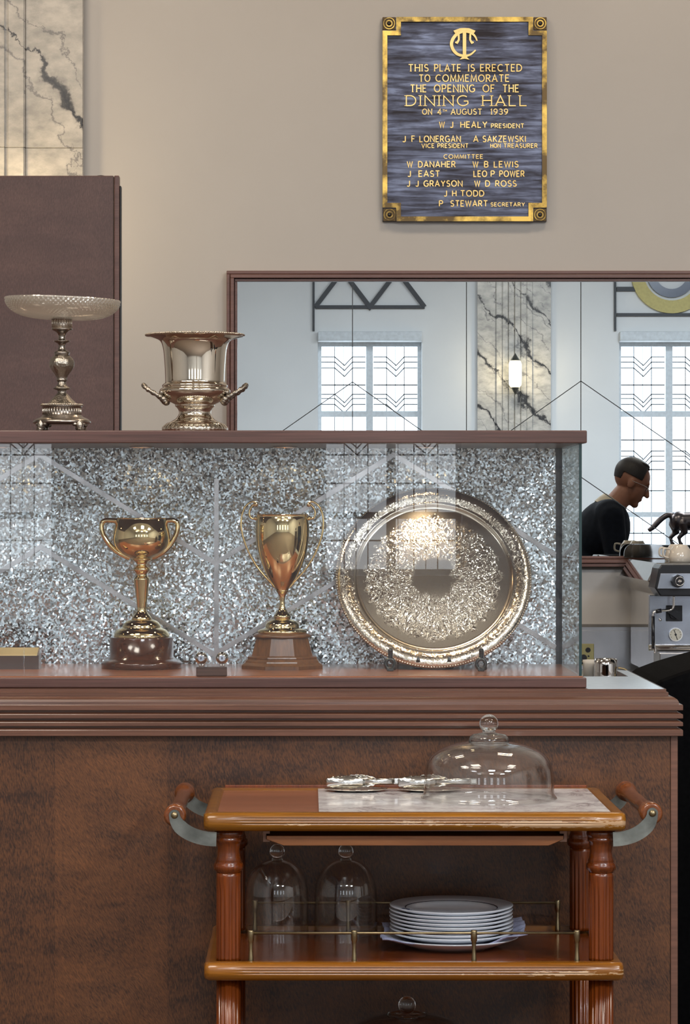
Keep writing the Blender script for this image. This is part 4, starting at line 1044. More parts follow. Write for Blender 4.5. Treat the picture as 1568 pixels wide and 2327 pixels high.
# ------------------------------------------------------------------ serving trolley
DF, DB = 5.54, 6.072
CLf, CRt = X(462, DF), X(1424, DF)
ZT = 0.8883
cart = thing('serving_trolley', 'orange varnished wooden serving trolley in front of the bar counter', 'trolley', (0.22, 5.8, 0))
def rim(zt, h, mat, name, xl, xr, yf, yb, w=0.028):
    mb = MB()
    # bullnosed front and back rails, the reeds fading out towards the rounded ends
    ts = [0, .05, .12, .20, .245, .27, .31, .37, .395, .42, .46, .52, .545, .57, .61, .68, .80, .90, .96, 1]
    dp = [0, 0, 0, 0, .0, .0032, .0, .0, .0, .0032, .0, .0, .0, .0032, .0, 0, 0, 0, 0, 0]
    def section(x, y, sgn, f, ins):
        pts = []
        for t_, d_ in zip(ts, dp):
            a_ = 0.0115 * abs(2 * t_ - 1) ** 2.6 + d_ * f + ins
            pts.append((x, y + sgn * a_, zt - h * (t_ + (0.5 - t_) * ins * 22)))
        pts += [(x, y + sgn * w, zt - h * (1 - 0.5 * ins * 22)), (x, y + sgn * w, zt - h * (0.5 * ins * 22))]
        return [mb.bm.verts.new(p) for p in pts]
    for sgn, y in ((1, yf), (-1, yb)):
        secs = []; rc = 0.014
        for a_ in (5, 20, 40, 60, 80): secs.append(section(xl + rc * (1 - math.sin(R(a_))) , y, sgn, 0, rc * (1 - math.sin(R(a_)))) if False else section(xl + rc * (1 - math.cos(R(a_))), y, sgn, 0, rc * (1 - math.sin(R(a_)))))
        for dx_, f in ((0.03, 0), (0.055, 0.0), (0.07, 0.25), (0.085, 0.7), (0.105, 1.0)): secs.append(section(xl + dx_, y, sgn, f, 0))
        for dx_, f in ((0.105, 1.0), (0.085, 0.7), (0.07, 0.25), (0.055, 0), (0.03, 0)): secs.append(section(xr - dx_, y, sgn, f, 0))
        for a_ in (80, 60, 40, 20, 5): secs.append(section(xr - rc * (1 - math.cos(R(a_))), y, sgn, 0, rc * (1 - math.sin(R(a_)))))
        n_ = len(secs[0])
        for A, B in zip(secs[:-1], secs[1:]):
            for i in range(n_): mb.face([A[i], A[(i + 1) % n_], B[(i + 1) % n_], B[i]], i < n_ - 3)
        mb.face(secs[0]); mb.face(list(reversed(secs[-1])))
    mb.box(xl, xl + w, yf + 0.006, yb - 0.006, zt - h + 0.0004, zt - 0.0004, 0.010, 5); mb.box(xr - w, xr, yf + 0.006, yb - 0.006, zt - h + 0.0004, zt - 0.0004, 0.010, 5)
    return mb.build(name, mat, cart)
rim(ZT, 0.0375, M['cart_rim'], 'top_rim', CLf, CRt, DF, DB)
rim(0.583, 0.037, M['cart_rim_low'], 'shelf_rim', CLf + 0.001, CRt - 0.004, DF + 0.004, DB)
rim(0.292, 0.037, M['cart_rim_low'], 'bottom_rim', CLf + 0.001, CRt - 0.004, DF + 0.004, DB)
BZ = 0.884
# wear coordinates sit relative to the trolley origin, so the rims' textures are shifted in the material
MB().box(CLf + 0.02, CRt - 0.02, DF + 0.02, DB - 0.02, BZ - 0.03, BZ - 0.001).build('top_board', M['cart_board'], cart)
MB().box(X(724.5, DF + 0.028), CRt - 0.0282, DF + 0.0285, DB - 0.0285, BZ - 0.001, BZ + 0.0035, 0.0006).build('marble_inset', M['marble_slab'], cart)
MZ = BZ + 0.0035
SZ = 0.573
MB().box(CLf + 0.02, CRt - 0.02, DF + 0.02, DB - 0.02, SZ - 0.02, SZ).build('shelf', M['cart_red'], cart)
MB().box(CLf + 0.02, CRt - 0.02, DF + 0.02, DB - 0.02, 0.264, 0.284).build('bottom_shelf', M['cart_red'], cart)
MB().box(CLf + 0.028, CRt - 0.028, DB - 0.018, DB - 0.012, ZT - 0.001, ZT + 0.006, 0.001).build('back_lip', M['cart_red'], cart)
Dl = DF + 0.06
lx = [X(519.5, Dl), X(1366, Dl)]
k = Dl / F
zt_ = lambda py: Z(py, Dl)
for x in lx:
    for y in (Dl, DB - 0.06):
        lp1 = [(1886, 32), (1890, 33), (1896, 33.5), (1900, 31), (1902, 29), (1904, 31), (1910, 31), (1913, 27.5), (1922, 26), (1934, 25), (1946, 26.5), (1956, 30), (1958, 29), (1962, 33), (1968, 34), (1975, 33), (1979, 28)]
        lg = MB().lathe([(0, zt_(1886))] + [(r * k, zt_(p)) for p, r in lp1] + [(28 * k, zt_(1982))], x, y, 48)
        n = 16
        def fl(a, t, r, z):
            d = 0.0 if t < 0.08 else min(1.0, (t - 0.08) * 6)
            return r * (1 - 0.085 * d * abs(math.cos(n * a / 2)) ** 3), z
        shaft = [(28 * k, zt_(1982 + 8 * i)) for i in range(0, 26)]
        lg.lathe(shaft, x, y, 128, fl)
        lg.lathe([(28 * k, 0.552), (28 * k, 0.06)], x, y, 128, lambda a, t, r, z: (r * (1 - 0.085 * abs(math.cos(n * a / 2)) ** 3), z))
        lo = lg.build('leg', M['cart_red'], cart)
        MB().ball((x, y, 0.03), 0.03, 20, 12).build('caster', M['black'], cart)
# sliding board under the top
for px in ((598, 613), (1272, 1288)):
    r_ = MB(); xa, xb = X(px[0], 5.60), X(px[1], 5.60); zt2, zb2 = Z(1890, 5.60), Z(1913, 5.60); lft = px[0] < 800
    r_.box(xa, xb, 5.60, 6.00, zt2 - 0.004, zt2 + 0.001).box(xa, xb, 5.60, 6.00, zb2, zb2 + 0.005)
    if lft: r_.box(xa, xa + 0.006, 5.60, 6.00, zb2 + 0.005, zt2 - 0.004)
    else: r_.box(xb - 0.006, xb, 5.60, 6.00, zb2 + 0.005, zt2 - 0.004)
    r_.build('slide_rail', m_plain('pale_rail_wood', (0.30, 0.17, 0.12), 0.6), cart)
xa, xb = X(606, 5.59), X(1280, 5.59)
zA, zB = Z(1899, 5.59), Z(1921, 5.59)
MB().prism_xz([(xa, zA), (xb, zA), (xb, zA - 0.007), (xb - 0.03, zB), (xa + 0.035, zB), (xa, zA - 0.007)], 5.585, 5.99, 0.001).build('sliding_board', M['slide'], cart)
# push handles
for side in (-1, 1):
    gx_ = X(397, 5.57) + 0.0 if side < 0 else X(1481.5, 5.57)
    gz = Z(1856, 5.57) + (0.002 if side < 0 else 0.006)
    ax = [(5.57, 0.018), (5.574, 0.0225), (5.60, 0.0225), (5.612, 0.0215), (5.618, 0.0185), (5.622, 0.0205), (5.632, 0.0205), (5.640, 0.0165), (5.75, 0.0145), (5.82, 0.0155), (5.90, 0.0145), (5.985, 0.0165), (5.992, 0.0205), (6.002, 0.0205), (6.006, 0.0185), (6.012, 0.0215), (6.025, 0.0225), (6.040, 0.0225), (6.044, 0.018)]
    g = MB().tube([(gx_, y, gz) for y, r in ax], [r for y, r in ax], 32)
    g.build('handle_grip', M['cart_grip'], cart)
    for y in (5.562, 6.047):
        xe = (X(492, 5.57) if side < 0 else X(1392, 5.57))
        ze = Z(1906, 5.57)
        pts = []
        cx_, cz_ = xe, gz + 0.004
        rx_, rz_ = abs(xe - gx_), cz_ - ze
        for t in range(0, 91, 6):
            pts.append((cx_ + side * rx_ * math.cos(R(t)), cz_ - rz_ * math.sin(R(t))))
        b = MB().ribbon(pts, [0.0105 + 0.004 * min(1, i / 5) for i in range(len(pts))], y - 0.0015, y + 0.0015)
        b.prism_xz([(gx_ + 0.0115 * math.cos(R(t)), gz + 0.002 + 0.0115 * math.sin(R(t))) for t in range(0, 360, 20)], y - 0.0014, y + 0.0014)
        bo = b.build('handle_bracket', M['bracket'], cart)
        MB().ball((gx_, y + (-0.003 if y < 5.8 else 0.003), gz + 0.002), 0.0072, 16, 10, None, (1, 0.7, 1)).build('bolt', M['old_brass'], bo)
# brass gallery on the shelf
fx = [X(p, 5.585) for p in (570, 805, 1077, 1311)]; gy = (5.585, 6.018)
gz0, gzt = 0.5875, 0.644
for y in gy:
    for i, x in enumerate(fx):
        if y > 6 and i == 2: continue
        if y > 6 and i == 1: x = X(792, 6.018)
        h = gzt - SZ
        b = MB().lathe([(0, SZ), (0.0055, SZ), (0.0058, SZ + 0.008), (0.0045, SZ + h * .3), (0.0038, SZ + h * .45), (0.0045, SZ + h * .6), (0.0052, SZ + h * .68), (0.0065, SZ + h * .70), (0.0065, gzt - 0.002), (0.006, gzt), (0, gzt)], x, y, 20)
        b.build('gallery_post', M['old_brass'], cart)
    MB().tube([(fx[0], y, gzt - 0.006), (fx[-1], y, gzt - 0.006)], 0.0026, 10).build('gallery_rail', M['old_brass'], cart)

# ------------------------------------------------------------------ glass domes
def dome(name, label, cx, cy, z0, prof, knob_r, knob_z, neck, thick=0.003, group=None):
    r = thing(name, label, 'glass dome', (cx, cy, z0), group)
    pr = smooth_prof(prof, 3)
    inner = [(max(a - thick, 0.0), b - thick * (1 if k > len(pr) * 0.55 else 0.2)) for k, (a, b) in enumerate(pr)]
    sh = MB().lathe(pr + [(0, pr[-1][1])], cx, cy, 96, closed=False)
    sh.lathe(inner + [(0, inner[-1][1])], cx, cy, 96, closed=False)
    # foot ring joining the two skins
    sh.lathe([pr[0], inner[0]], cx, cy, 96, closed=False)
    sh.build('shell', M['dome'], r)
    kb = MB().lathe(neck, cx, cy, 48)
    kb.ball((cx, cy, knob_z), knob_r, 40, 24)
    kb.build('knob', M['knob_glass'], r)
    return r
D = 5.82; k = D / F
zz = lambda py: Z(py, D)
off = MZ - zz(1816)
pp = [(154, 1816), (154.5, 1812), (150, 1806), (148, 1796), (147, 1770), (145, 1748), (139, 1730), (126, 1714), (105, 1701), (80, 1692), (55, 1687), (40, 1684)]
cd = dome('cake_dome', 'wide clear glass cake dome with ball knob on the marble trolley top', X(1111, D), D, MZ, [(r * k, zz(p) + off) for r, p in pp],
     21.5 * k, zz(1644.5) + off, [(0, zz(1688) + off), (44 * k, zz(1689) + off), (47 * k, zz(1684) + off), (43 * k, zz(1674) + off), (38 * k, zz(1669) + off), (16 * k, zz(1665) + off), (13.5 * k, zz(1661) + off), (16 * k, zz(1658) + off), (0, zz(1657) + off)])
def bell(label, px, D):
    k = D / F; off = SZ - Z(2132, D)
    pp = [(72.5, 2132), (72, 2120), (71.5, 2080), (71, 2040), (69.5, 2015), (64, 1993), (52, 1973), (36, 1960), (22, 1954), (14, 1952)]
    zb = lambda p: Z(p, D) + off
    kr = [(0, zb(1954)), (13 * k, zb(1953.5)), (12 * k, zb(1950)), (10 * k, zb(1949)), (0, zb(1948))]
    return dome('bell_jar', label, X(px, D), D, SZ, [(r * k, zb(p)) for r, p in pp], 17 * k, zb(1934), kr, 0.002)
bell('clear glass bell dome on the trolley shelf, nearest the left leg', 630, 5.93)
bell('clear glass bell dome on the trolley shelf, next to the plates', 786, 5.93)
D = 5.80; k = D / F; zz3 = lambda p: Z(p, D)
off3 = 0.0
zk = zz3(2284)
pp = [(150, 0.2845 + 0.0), (150, 0.29), (146, 0.31), (144, 0.36), (138, 0.385), (120, 0.408), (90, 0.422), (60, 0.429), (40, 0.431)]
dome('cake_dome', 'glass dome on the lowest trolley shelf with only its knob showing', X(925, D), D, 0.284, [(r * k, p) for r, p in pp],
     20 * k, zk, [(0, 0.428), (44 * k, 0.428), (46 * k, 0.433), (42 * k, zz3(2306)), (16 * k, zz3(2304)), (13 * k, zz3(2302)), (0, zz3(2300))])

# ------------------------------------------------------------------ plates and napkin
D = 5.835; cx = X(1026, D)
def plate_mesh(R0, h):
    return [(0, 0.003), (R0 * 0.55, 0.003), (R0 * 0.60, 0.0), (R0 * 0.64, 0.0), (R0 * 0.72, 0.006), (R0 * 0.985, h - 0.0035), (R0, h - 0.001), (R0 * 0.99, h), (R0 * 0.74, h - 0.0075), (R0 * 0.68, h - 0.011), (R0 * 0.66, 0.006), (0, 0.0055)]
bp = thing('serving_plate', 'larger white plate at the bottom of the plate stack', 'plate', (cx, D, SZ))
MB().lathe([(r, z + SZ) for r, z in plate_mesh(0.145, 0.024)], cx, D, 96).build('dish', M['china'], bp)
GP = 'white dinner plates stacked on the trolley shelf'
z = SZ + 0.0125
ordn = ['lowest dinner plate of the stack, directly on the folded napkin', 'second dinner plate up from the napkin in the white stack', 'third dinner plate up from the napkin in the white stack', 'fourth dinner plate up from the napkin in the white stack',
        'fourth dinner plate down from the top of the white stack', 'third dinner plate down from the top of the white stack', 'second dinner plate down, just under the top plate', 'top dinner plate of the stack, its navy line and crest showing']
R0 = 0.1325
p0 = thing('dinner_plate', ordn[0], 'plate', (cx, D, z), GP)
MB().lathe([(r, zz_ + z) for r, zz_ in plate_mesh(R0, 0.021)], cx, D, 96).build('dish', M['china'], p0)
lr = [(R0 * 0.715, 0.0125), (R0 * 0.728, 0.0135)]
MB().lathe([(R0 * 0.733, 0.0138 + z), (R0 * 0.750, 0.0145 + z)], cx, D, 96, closed=False).build('line', M['china_line'], p0)
for i in range(1, 8):
    zi = z + i * 0.0079
    o = dup(p0, (cx + random.uniform(-0.0015, 0.0015), D + random.uniform(-0.0015, 0.0015), zi), ordn[i], GP)
    if i == 7:
        cm = MB(); a0 = R(200)
        for t in range(0, 8):
            a = R(203 + t * 2.3); rr = R0 * (0.86 + 0.03 * math.sin(t * 1.3))
            cm.ball((o.location.x + rr * math.cos(a), o.location.y + rr * math.sin(a), zi + 0.0183), 0.0022, 8, 6, None, (1.4, 1, 0.25))
        cm.build('crest', M['china_line'], o)
# napkin
nk = MB(); n = 26
grid = []
for i in range(n + 1):
    row = []
    for j in range(n + 1):
        u = i / n * 2 - 1; v = j / n * 2 - 1
        x = cx + 0.004 + u * 0.152 + 0.006 * math.sin(3 * v); y = D + v * 0.118
        rr = math.hypot(x - cx, y - D)
        zz_ = SZ + 0.0105 + max(0, rr - 0.085) / 0.05 * 0.0085 + 0.0012 * math.sin(u * 16 + v * 3)
        if rr > 0.128:
            zz_ += (0.014 if u > 0 else 0.004) * min(1, (rr - 0.128) / 0.03) + 0.0030 * math.sin(v * 22)
        row.append(nk.bm.verts.new((x, y, zz_)))
    grid.append(row)
for i in range(n):
    for j in range(n):
        c_ = grid[i][j].co
        nk.face([grid[i][j], grid[i + 1][j], grid[i + 1][j + 1], grid[i][j + 1]], True)
no = nk.build('napkin', M['napkin'])
tag(no, 'lavender blue napkin sticking out between the large plate and the stack', 'napkin')
sm = no.modifiers.new('thick', 'SOLIDIFY'); sm.thickness = 0.0008

# ------------------------------------------------------------------ tongs on small dishes
def dish(px0, px1, y, label):
    cx, rx = X((px0 + px1) / 2, y), (px1 - px0) / 2 * y / F
    r = MB().lathe([(0, MZ), (0.6, MZ), (0.85, MZ + 0.003), (1.0, MZ + 0.006), (0.99, MZ + 0.0068), (0.82, MZ + 0.0042), (0.6, MZ + 0.0018), (0, MZ + 0.0015)][0:0] or
        [(0, MZ), (rx * 0.6, MZ), (rx * 0.85, MZ + 0.003), (rx, MZ + 0.006), (rx * 0.99, MZ + 0.0068), (rx * 0.82, MZ + 0.0042), (rx * 0.6, MZ + 0.0018), (0, MZ + 0.0015)], cx, y, 64, sy=0.62)
    return tag(r.build('small_dish', M['silver'], None), label, 'dish')
dish(737, 881, 5.985, 'small oval silver dish under the left tongs on the marble')
dish(905, 1049, 5.985, 'small oval silver dish under the tongs beside the cake dome')
def tongs(px, y, label, flip=1, ln=165):
    """px: tip of the scalloped heads; the handle runs to the right"""
    k = y / F; x0 = X(px, y); zb = MZ + 0.0075
    r = thing('serving_tongs', label, 'tongs', (x0, y, zb))
    for sg, nm in ((-1, 'arm'), (1, 'arm')):
        mb = MB(); N, Mv = 22, 12; rows = []
        L = 86 * k
        for i in range(N + 1):
            t = i / N
            row = []
            wv = 0.019 * math.sin(math.pi * min(1, 0.08 + t * 0.86)) ** 0.55 + (0.0012 * math.sin(t * 44))
            for j in range(Mv + 1):
                v = j / Mv * 2 - 1
                zz_ = zb + 0.013 + v * wv * 0.78
                xx = x0 + (12 * k if sg > 0 else 0) + (t * L if sg < 0 else t * L + 18 * k)
                yy = y + sg * 0.013 + sg * 0.011 * (1 - v * v) * math.sin(math.pi * t) 
                row.append(mb.bm.verts.new((xx, yy, max(zz_, zb + 0.0002))))
            rows.append(row)
        for i in range(N):
            for j in range(Mv): mb.face([rows[i][j], rows[i + 1][j], rows[i + 1][j + 1], rows[i][j + 1]], True)
        xs = x0 + (L - 4 * k if sg < 0 else L + 22 * k)
        hx = x0 + ln * k
        mb.tube([(xs, y + sg * 0.012, zb + 0.013), (xs + (hx - xs) * 0.5, y + sg * 0.010, zb + 0.0145), (hx, y + sg * 0.005, zb + 0.0155)], [0.0060, 0.0052, 0.0058], 10, flat=0.0016, up=(0, 1, 0))
        o = mb.build(nm, M['tong_steel'], r)
        s_ = o.modifiers.new('thick', 'SOLIDIFY'); s_.thickness = 0.0009
    MB().box(x0 + (ln - 12) * k, x0 + (ln + 4) * k, y - 0.008, y + 0.008, zb + 0.008, zb + 0.022, 0.003).build('hinge', M['tong_steel'], r)
    return r
tongs(741, 5.985, 'silver scalloped serving tongs lying left on the marble')
tongs(904, 5.985, 'silver scalloped serving tongs lying half behind the cake dome', ln=176)

# ------------------------------------------------------------------ back bar with espresso machine
bb = thing('bar_cabinet', 'low back bar cabinet with steel top under the mirror', 'cabinet', (1.6, 9.7, 0))
MB().box(0.3, 3.4, 9.12, WY - 0.02, 0, 0.87).build('cabinet_body', M['case_wood'], bb)
MB().box(0.3, 3.4, 9.05, WY - 0.001, 0.87, 0.90, 0.003).build('steel_top', M['steel'], bb)
D = 10.39
MB().box(0.5, 3.4, WY - 0.014, WY, 0.90, Z(1432, D), 0.002).box(0.5, 3.4, WY - 0.006, WY, Z(1432, D), Z(1425, D)).build('splashback', M['steel'], bb)
MB().box(0.5, 3.4, WY - 0.009, WY, Z(1425, D), Z(1418.5, D)).build('splash_bead', m_plain('grey_bead', (0.17, 0.16, 0.15), 0.6), bb)
# outlet
D = 10.38
ol = thing('power_outlet', 'brass plate outlet with dark round holes on the steel splashback', 'outlet', (X(1335, D), WY - 0.014, Z(1485, D)))
MB().box(X(1305, D), X(1350, D), WY - 0.022, WY - 0.014, Z(1512, D), Z(1463, D), 0.002).build('plate', M['outlet_brass'], ol)
hb = MB()
for px, py, r_ in ((1336, 1477, 6.5), (1326, 1495, 8.5), (1337, 1491, 2.5)):
    b = bmesh.new(); bmesh.ops.create_cone(b, cap_ends=True, segments=24, radius1=r_ * D / F, radius2=r_ * 0.85 * D / F, depth=0.008)
    hb.merge(b, Matrix.Translation((X(px, D), WY - 0.024, Z(py, D))) @ Matrix.Rotation(R(90), 4, 'X'))
hb.build('socket', M['black'], ol)
# milk jug, mug
D = 9.4; k = D / F; cx = X(1376.5, D)
jg = thing('milk_jug', 'polished steel milk jug on the back bar beside the splashback', 'jug', (cx, D, 0.90))
zj = Z(1497, D)
MB().lathe([(0, 0.9), (0.041, 0.9), (0.042, 0.905), (0.0405, zj - 0.02), (0.0395, zj), (0.038, zj), (0.039, zj - 0.02), (0.039, 0.91), (0, 0.908)], cx, D, 64).build('body', M['chrome'], jg)
MB().tube(spline([(cx + 0.040, D - 0.02, 0.965), (cx + 0.068, D - 0.022, 0.957), (cx + 0.072, D - 0.024, 0.935), (cx + 0.04, D - 0.02, 0.92)], 6), 0.0035, 10, flat=0.007, up=(0, 1, 0)).build('handle', M['old_brass'], jg)
cx = X(1344, 9.5)
mg = thing('mug', 'pale mug with dark handle beside the steel milk jug', 'mug', (cx, 9.5, 0.90))
MB().lathe([(0, 0.9), (0.026, 0.9), (0.030, 0.97), (0.031, 0.985), (0.029, 0.985), (0.026, 0.91), (0, 0.91)], cx, 9.5, 48).build('body', M['paper'], mg)
MB().tube(spline([(cx - 0.029, 9.5, 0.975), (cx - 0.05, 9.49, 0.965), (cx - 0.048, 9.49, 0.925), (cx - 0.027, 9.5, 0.915)], 6), 0.004, 10).build('handle', M['black'], mg)

em = thing('espresso_machine', 'steel espresso machine with black knob, pressure gauge and steam pipe under the mirror', 'coffee machine', (1.6, 9.6, 0.90))
D = 9.35; k = D / F
XL = X(1481, D); XR = XL + 0.78
q5 = lambda px, py, D=D: (X(px, D), Z(py, D))
# polished body with flared upper side
ex = lambda px: X(px, 9.55)
zt1, zm1, zm2, zb1_ = Z(1278, 9.55), Z(1318, 9.55), Z(1352, 9.55), 0.93
xi = X(1481, 9.5)
MB().prism_xz([(xi + 0.02, zb1_), (xi + 0.02, zm2), (xi - 0.022, zm1), (xi + 0.01, zt1), (XR, zt1), (XR, zb1_)], 9.44, 10.29, 0.006).build('body', M['chrome'], em)
# cup guard plate behind the cups
cgx0, cgx1, cz0, cz1 = X(1418, 10.31), X(1900, 10.31), Z(1268, 10.31), Z(1237, 10.31)
MB().prism_xz([(cgx0, cz0)] + [(cgx0 + 0.03 - 0.03 * math.cos(R(t)), cz1 - 0.035 + 0.035 * math.sin(R(t))) for t in range(0, 91, 15)] + [(X(1492, 10.31), cz1)] + [(X(1518, 10.31) - 0.045 + 0.045 * math.cos(R(t)), cz1 - 0.040 + 0.040 * math.sin(R(t))) for t in range(90, -1, -15)] + [(X(1518, 10.31), cz0)], 10.305, 10.32).build('guard_plate', M['smoked'], em)
fz = [1284, 1304, 1338, 1354]
hx0 = X(1489, 9.27)
hd = MB()
hd.prism_xz([q5(1503, 1283, 9.27), (XR, Z(1283, 9.27)), (XR, Z(1355, 9.27)), q5(1501, 1355, 9.27), q5(1488, 1336, 9.27), q5(1497, 1292, 9.27)], 9.27, 9.45, 0.004)
hd.build('head_housing', M['black'], em)
MB().prism_xz([q5(1501, 1303, 9.265), (XR, Z(1303, 9.265)), (XR, Z(1338, 9.265)), q5(1493.5, 1338, 9.265)], 9.262, 9.272, 0.001).build('fascia', M['steel_blue'], em)
def cyl_y(mb, px, py, D, r, y0, y1, seg=32, r1=None):
    b = bmesh.new(); bmesh.ops.create_cone(b, cap_ends=True, segments=seg, radius1=r, radius2=r1 or r, depth=abs(y1 - y0))
    mb.merge(b, Matrix.Translation((X(px, D), (y0 + y1) / 2, Z(py, D))) @ Matrix.Rotation(R(90), 4, 'X'))
    return mb
kd = MB(); cyl_y(kd, 1540, 1320.5, 9.25, 15.5 * k, 9.262, 9.235, 8, 14.5 * k); cyl_y(kd, 1541, 1321, 9.23, 13 * k, 9.235, 9.222, 8)
ko = kd.build('steam_knob', M['black'], em)
kr = MB(); kr.tube([(X(1545, 9.22) + 9.5 * k * math.cos(R(t)), 9.2215, Z(1321, 9.22) + 9.5 * k * math.sin(R(t))) for t in range(0, 360, 15)], 0.0011, 6, closed=True)
for a in (-50, -25, 0, 25, 50):
    kr.tube([(X(1545, 9.22), 9.2215, Z(1325, 9.22)), (X(1545, 9.22) + 6.5 * k * math.sin(R(a)), 9.2215, Z(1325, 9.22) + 7.5 * k * math.cos(R(a)))], 0.0011, 6)
kr.build('crest', M['chrome'], ko)
MB().box(XL, XR, 9.42, 9.45, Z(1472, D), Z(1354, D), 0.002).build('front_panel', M['steel_blue'], em)
MB().tube([(XL - 0.002, 9.41, Z(1474, D)), (XR, 9.41, Z(1474, D))], 0.011, 20).build('drip_rail', M['chrome'], em)
MB().box(XL + 0.02, XR, 9.30, 9.46, 0.935, Z(1483, 9.3), 0.004).build('drip_tray', M['steel'], em)
MB().box(XL + 0.02, XL + 0.07, 9.36, 9.42, 0.90, 0.936, 0.003).box(XR - 0.07, XR - 0.02, 9.36, 9.42, 0.90, 0.936, 0.003).box(XL + 0.03, XR - 0.02, 9.85, 9.95, 0.90, 0.932, 0.003).build('foot', M['black'], em)
sw = MB().box(X(1514, 9.41), X(1551, 9.41), 9.412, 9.421, Z(1412, 9.41), Z(1376, 9.41), 0.002).build('switch_plate', M['black'], em)
swk = MB(); cyl_y(swk, 1532, 1396, 9.4, 11 * k, 9.413, 9.398, 28, 10 * k)
b = bmesh.new(); bmesh.ops.create_cube(b, size=1.0)
swk.merge(b, Matrix.Translation((X(1531, 9.39), 9.392, Z(1397, 9.39))) @ Matrix.Rotation(R(35), 4, 'Y') @ Matrix.Diagonal((26 * k, 0.014, 7 * k, 1)))
swk.build('rotary_switch', M['black'], sw)
gg = MB(); cyl_y(gg, 1535.5, 1442, 9.415, 15.5 * k, 9.424, 9.408, 40); go = gg.build('pressure_gauge', M['chrome'], em)
gg = MB(); cyl_y(gg, 1535.5, 1442, 9.407, 13.8 * k, 9.409, 9.4065, 40); gg.build('dial', M['gauge'], go)
gn = MB(); gc = (X(1535.5, 9.405), 9.4055, Z(1442, 9.405))
for t, r0_, r1_ in [(a, 10.5, 12.8) for a in range(-120, 121, 30)]:
    gn.tube([(gc[0] + r0_ * k * math.sin(R(t)), gc[1], gc[2] + r0_ * k * math.cos(R(t))), (gc[0] + r1_ * k * math.sin(R(t)), gc[1], gc[2] + r1_ * k * math.cos(R(t)))], 0.0007, 6)
gn.tube([(gc[0] - 3.5 * k, gc[1], gc[2] + 11 * k), (gc[0] + 4 * k, gc[1], gc[2] - 12 * k)], 0.0012, 6); gn.ball(gc, 2.6 * k, 12, 8, None, (1, 0.4, 1))
gn.build('needle', M['black'], go)
MB().ball((X(1501, 9.41), 9.418, Z(1408.5, 9.41)), 0.0055, 16, 10).build('screw', M['chrome'], em)
sp5 = [q5(1531, 1354, 9.36), q5(1531, 1376, 9.36), q5(1527, 1384, 9.36), q5(1515, 1387, 9.36), q5(1492, 1389, 9.36), q5(1485, 1394, 9.36), q5(1483.5, 1410, 9.36), q5(1485, 1450, 9.36), q5(1489, 1484, 9.36)]
wo = MB().tube(spline([(a, 9.36, b) for a, b in sp5], 6), 0.0042, 12).build('steam_pipe', M['chrome'], em)
MB().tube([(X(1503, 9.36), 9.36, Z(1387.7, 9.36)), (X(1490, 9.36), 9.36, Z(1389.5, 9.36))], 0.0075, 12).tube([(X(1484, 9.36), 9.36, Z(1400, 9.36)), (X(1484.5, 9.36), 9.36, Z(1474, 9.36))], 0.0060, 12).build('grip_sleeve', M['black'], wo)
# cups on top
for i, (px, D_, lab) in enumerate(((1546, 9.62, 'cream coffee cup upside down on the espresso machine, in front'), (1537, 9.80, 'cream coffee cup on the espresso machine, behind the front one'))):
    cx = X(px, D_); zc = zt1 + 0.0005
    cu = thing('coffee_cup', lab, 'cup', (cx, D_, zc), None)
    MB().lathe([(0.0405, zc), (0.042, zc + 0.001), (0.041, zc + 0.02), (0.036, zc + 0.042), (0.026, zc + 0.055), (0.024, zc + 0.060), (0.022, zc + 0.060), (0.020, zc + 0.055), (0, zc + 0.055)], cx, D_, 48, closed=False).build('body', M['cream_china'], cu)
    MB().tube(spline([(cx - 0.037, D_, zc + 0.045), (cx - 0.058, D_ - 0.004, zc + 0.046), (cx - 0.060, D_ - 0.004, zc + 0.022), (cx - 0.041, D_, zc + 0.014)], 6), 0.0038, 10).build('handle', M['cream_china'], cu)

# black sloping cover beyond the counter end
bc = MB()
CDp = 7.5
prof = [(X(1424, CDp), 0.0), (X(1424, CDp), Z(1560, CDp)), (X(1428, CDp), Z(1536, CDp)), (X(1450, CDp), Z(1520, CDp)), (X(1490, CDp), Z(1505, CDp)), (X(1530, CDp), Z(1493, CDp)), (X(1570, CDp), Z(1482, CDp)), (X(1640, CDp), Z(1468, CDp)), (1.42, Z(1462, CDp)), (1.47, Z(1475, CDp)), (1.49, 0.0)]
bc.prism_xz(prof, 7.0, 7.55, 0.02)
tag(bc.build('black_cover', M['black_cloth']), 'plain black sloping cover standing beyond the right end of the counter', 'cover')

# ------------------------------------------------------------------ the waiter and the statue, seen in the mirror
PY = 6.15
person = thing('person', 'man in a dark navy jacket and cream collar bending forward, seen in the mirror', 'person', (1.46, PY, 0))
def pv(x, dy, z): return (x, PY + dy, z)
bd = MB()
# legs, hips
for sg in (-1, 1):
    capsule(bd, pv(1.42, sg * 0.10, 0.93), pv(1.47, sg * 0.11, 0.50), 0.088, 0.060)
    capsule(bd, pv(1.47, sg * 0.11, 0.50), pv(1.42, sg * 0.115, 0.10), 0.058, 0.038)
    capsule(bd, pv(1.41, sg * 0.115, 0.05), pv(1.58, sg * 0.13, 0.035), 0.042, 0.032)
    # arms
    capsule(bd, pv(1.60, sg * 0.205, 1.475), pv(1.63, sg * 0.25, 1.19), 0.052, 0.040)
    capsule(bd, pv(1.63, sg * 0.25, 1.19), pv(1.83, sg * 0.17, 1.08), 0.038, 0.026)
bd.ball(pv(1.42, 0, 0.96), 1, 24, 14, None, (0.125, 0.175, 0.13))
bd.ball(pv(1.48, 0, 1.17), 1, 24, 14, Matrix.Rotation(R(22), 3, 'Y'), (0.115, 0.160, 0.20))
bd.ball(pv(1.565, 0, 1.38), 1, 24, 14, Matrix.Rotation(R(26), 3, 'Y'), (0.125, 0.190, 0.19))
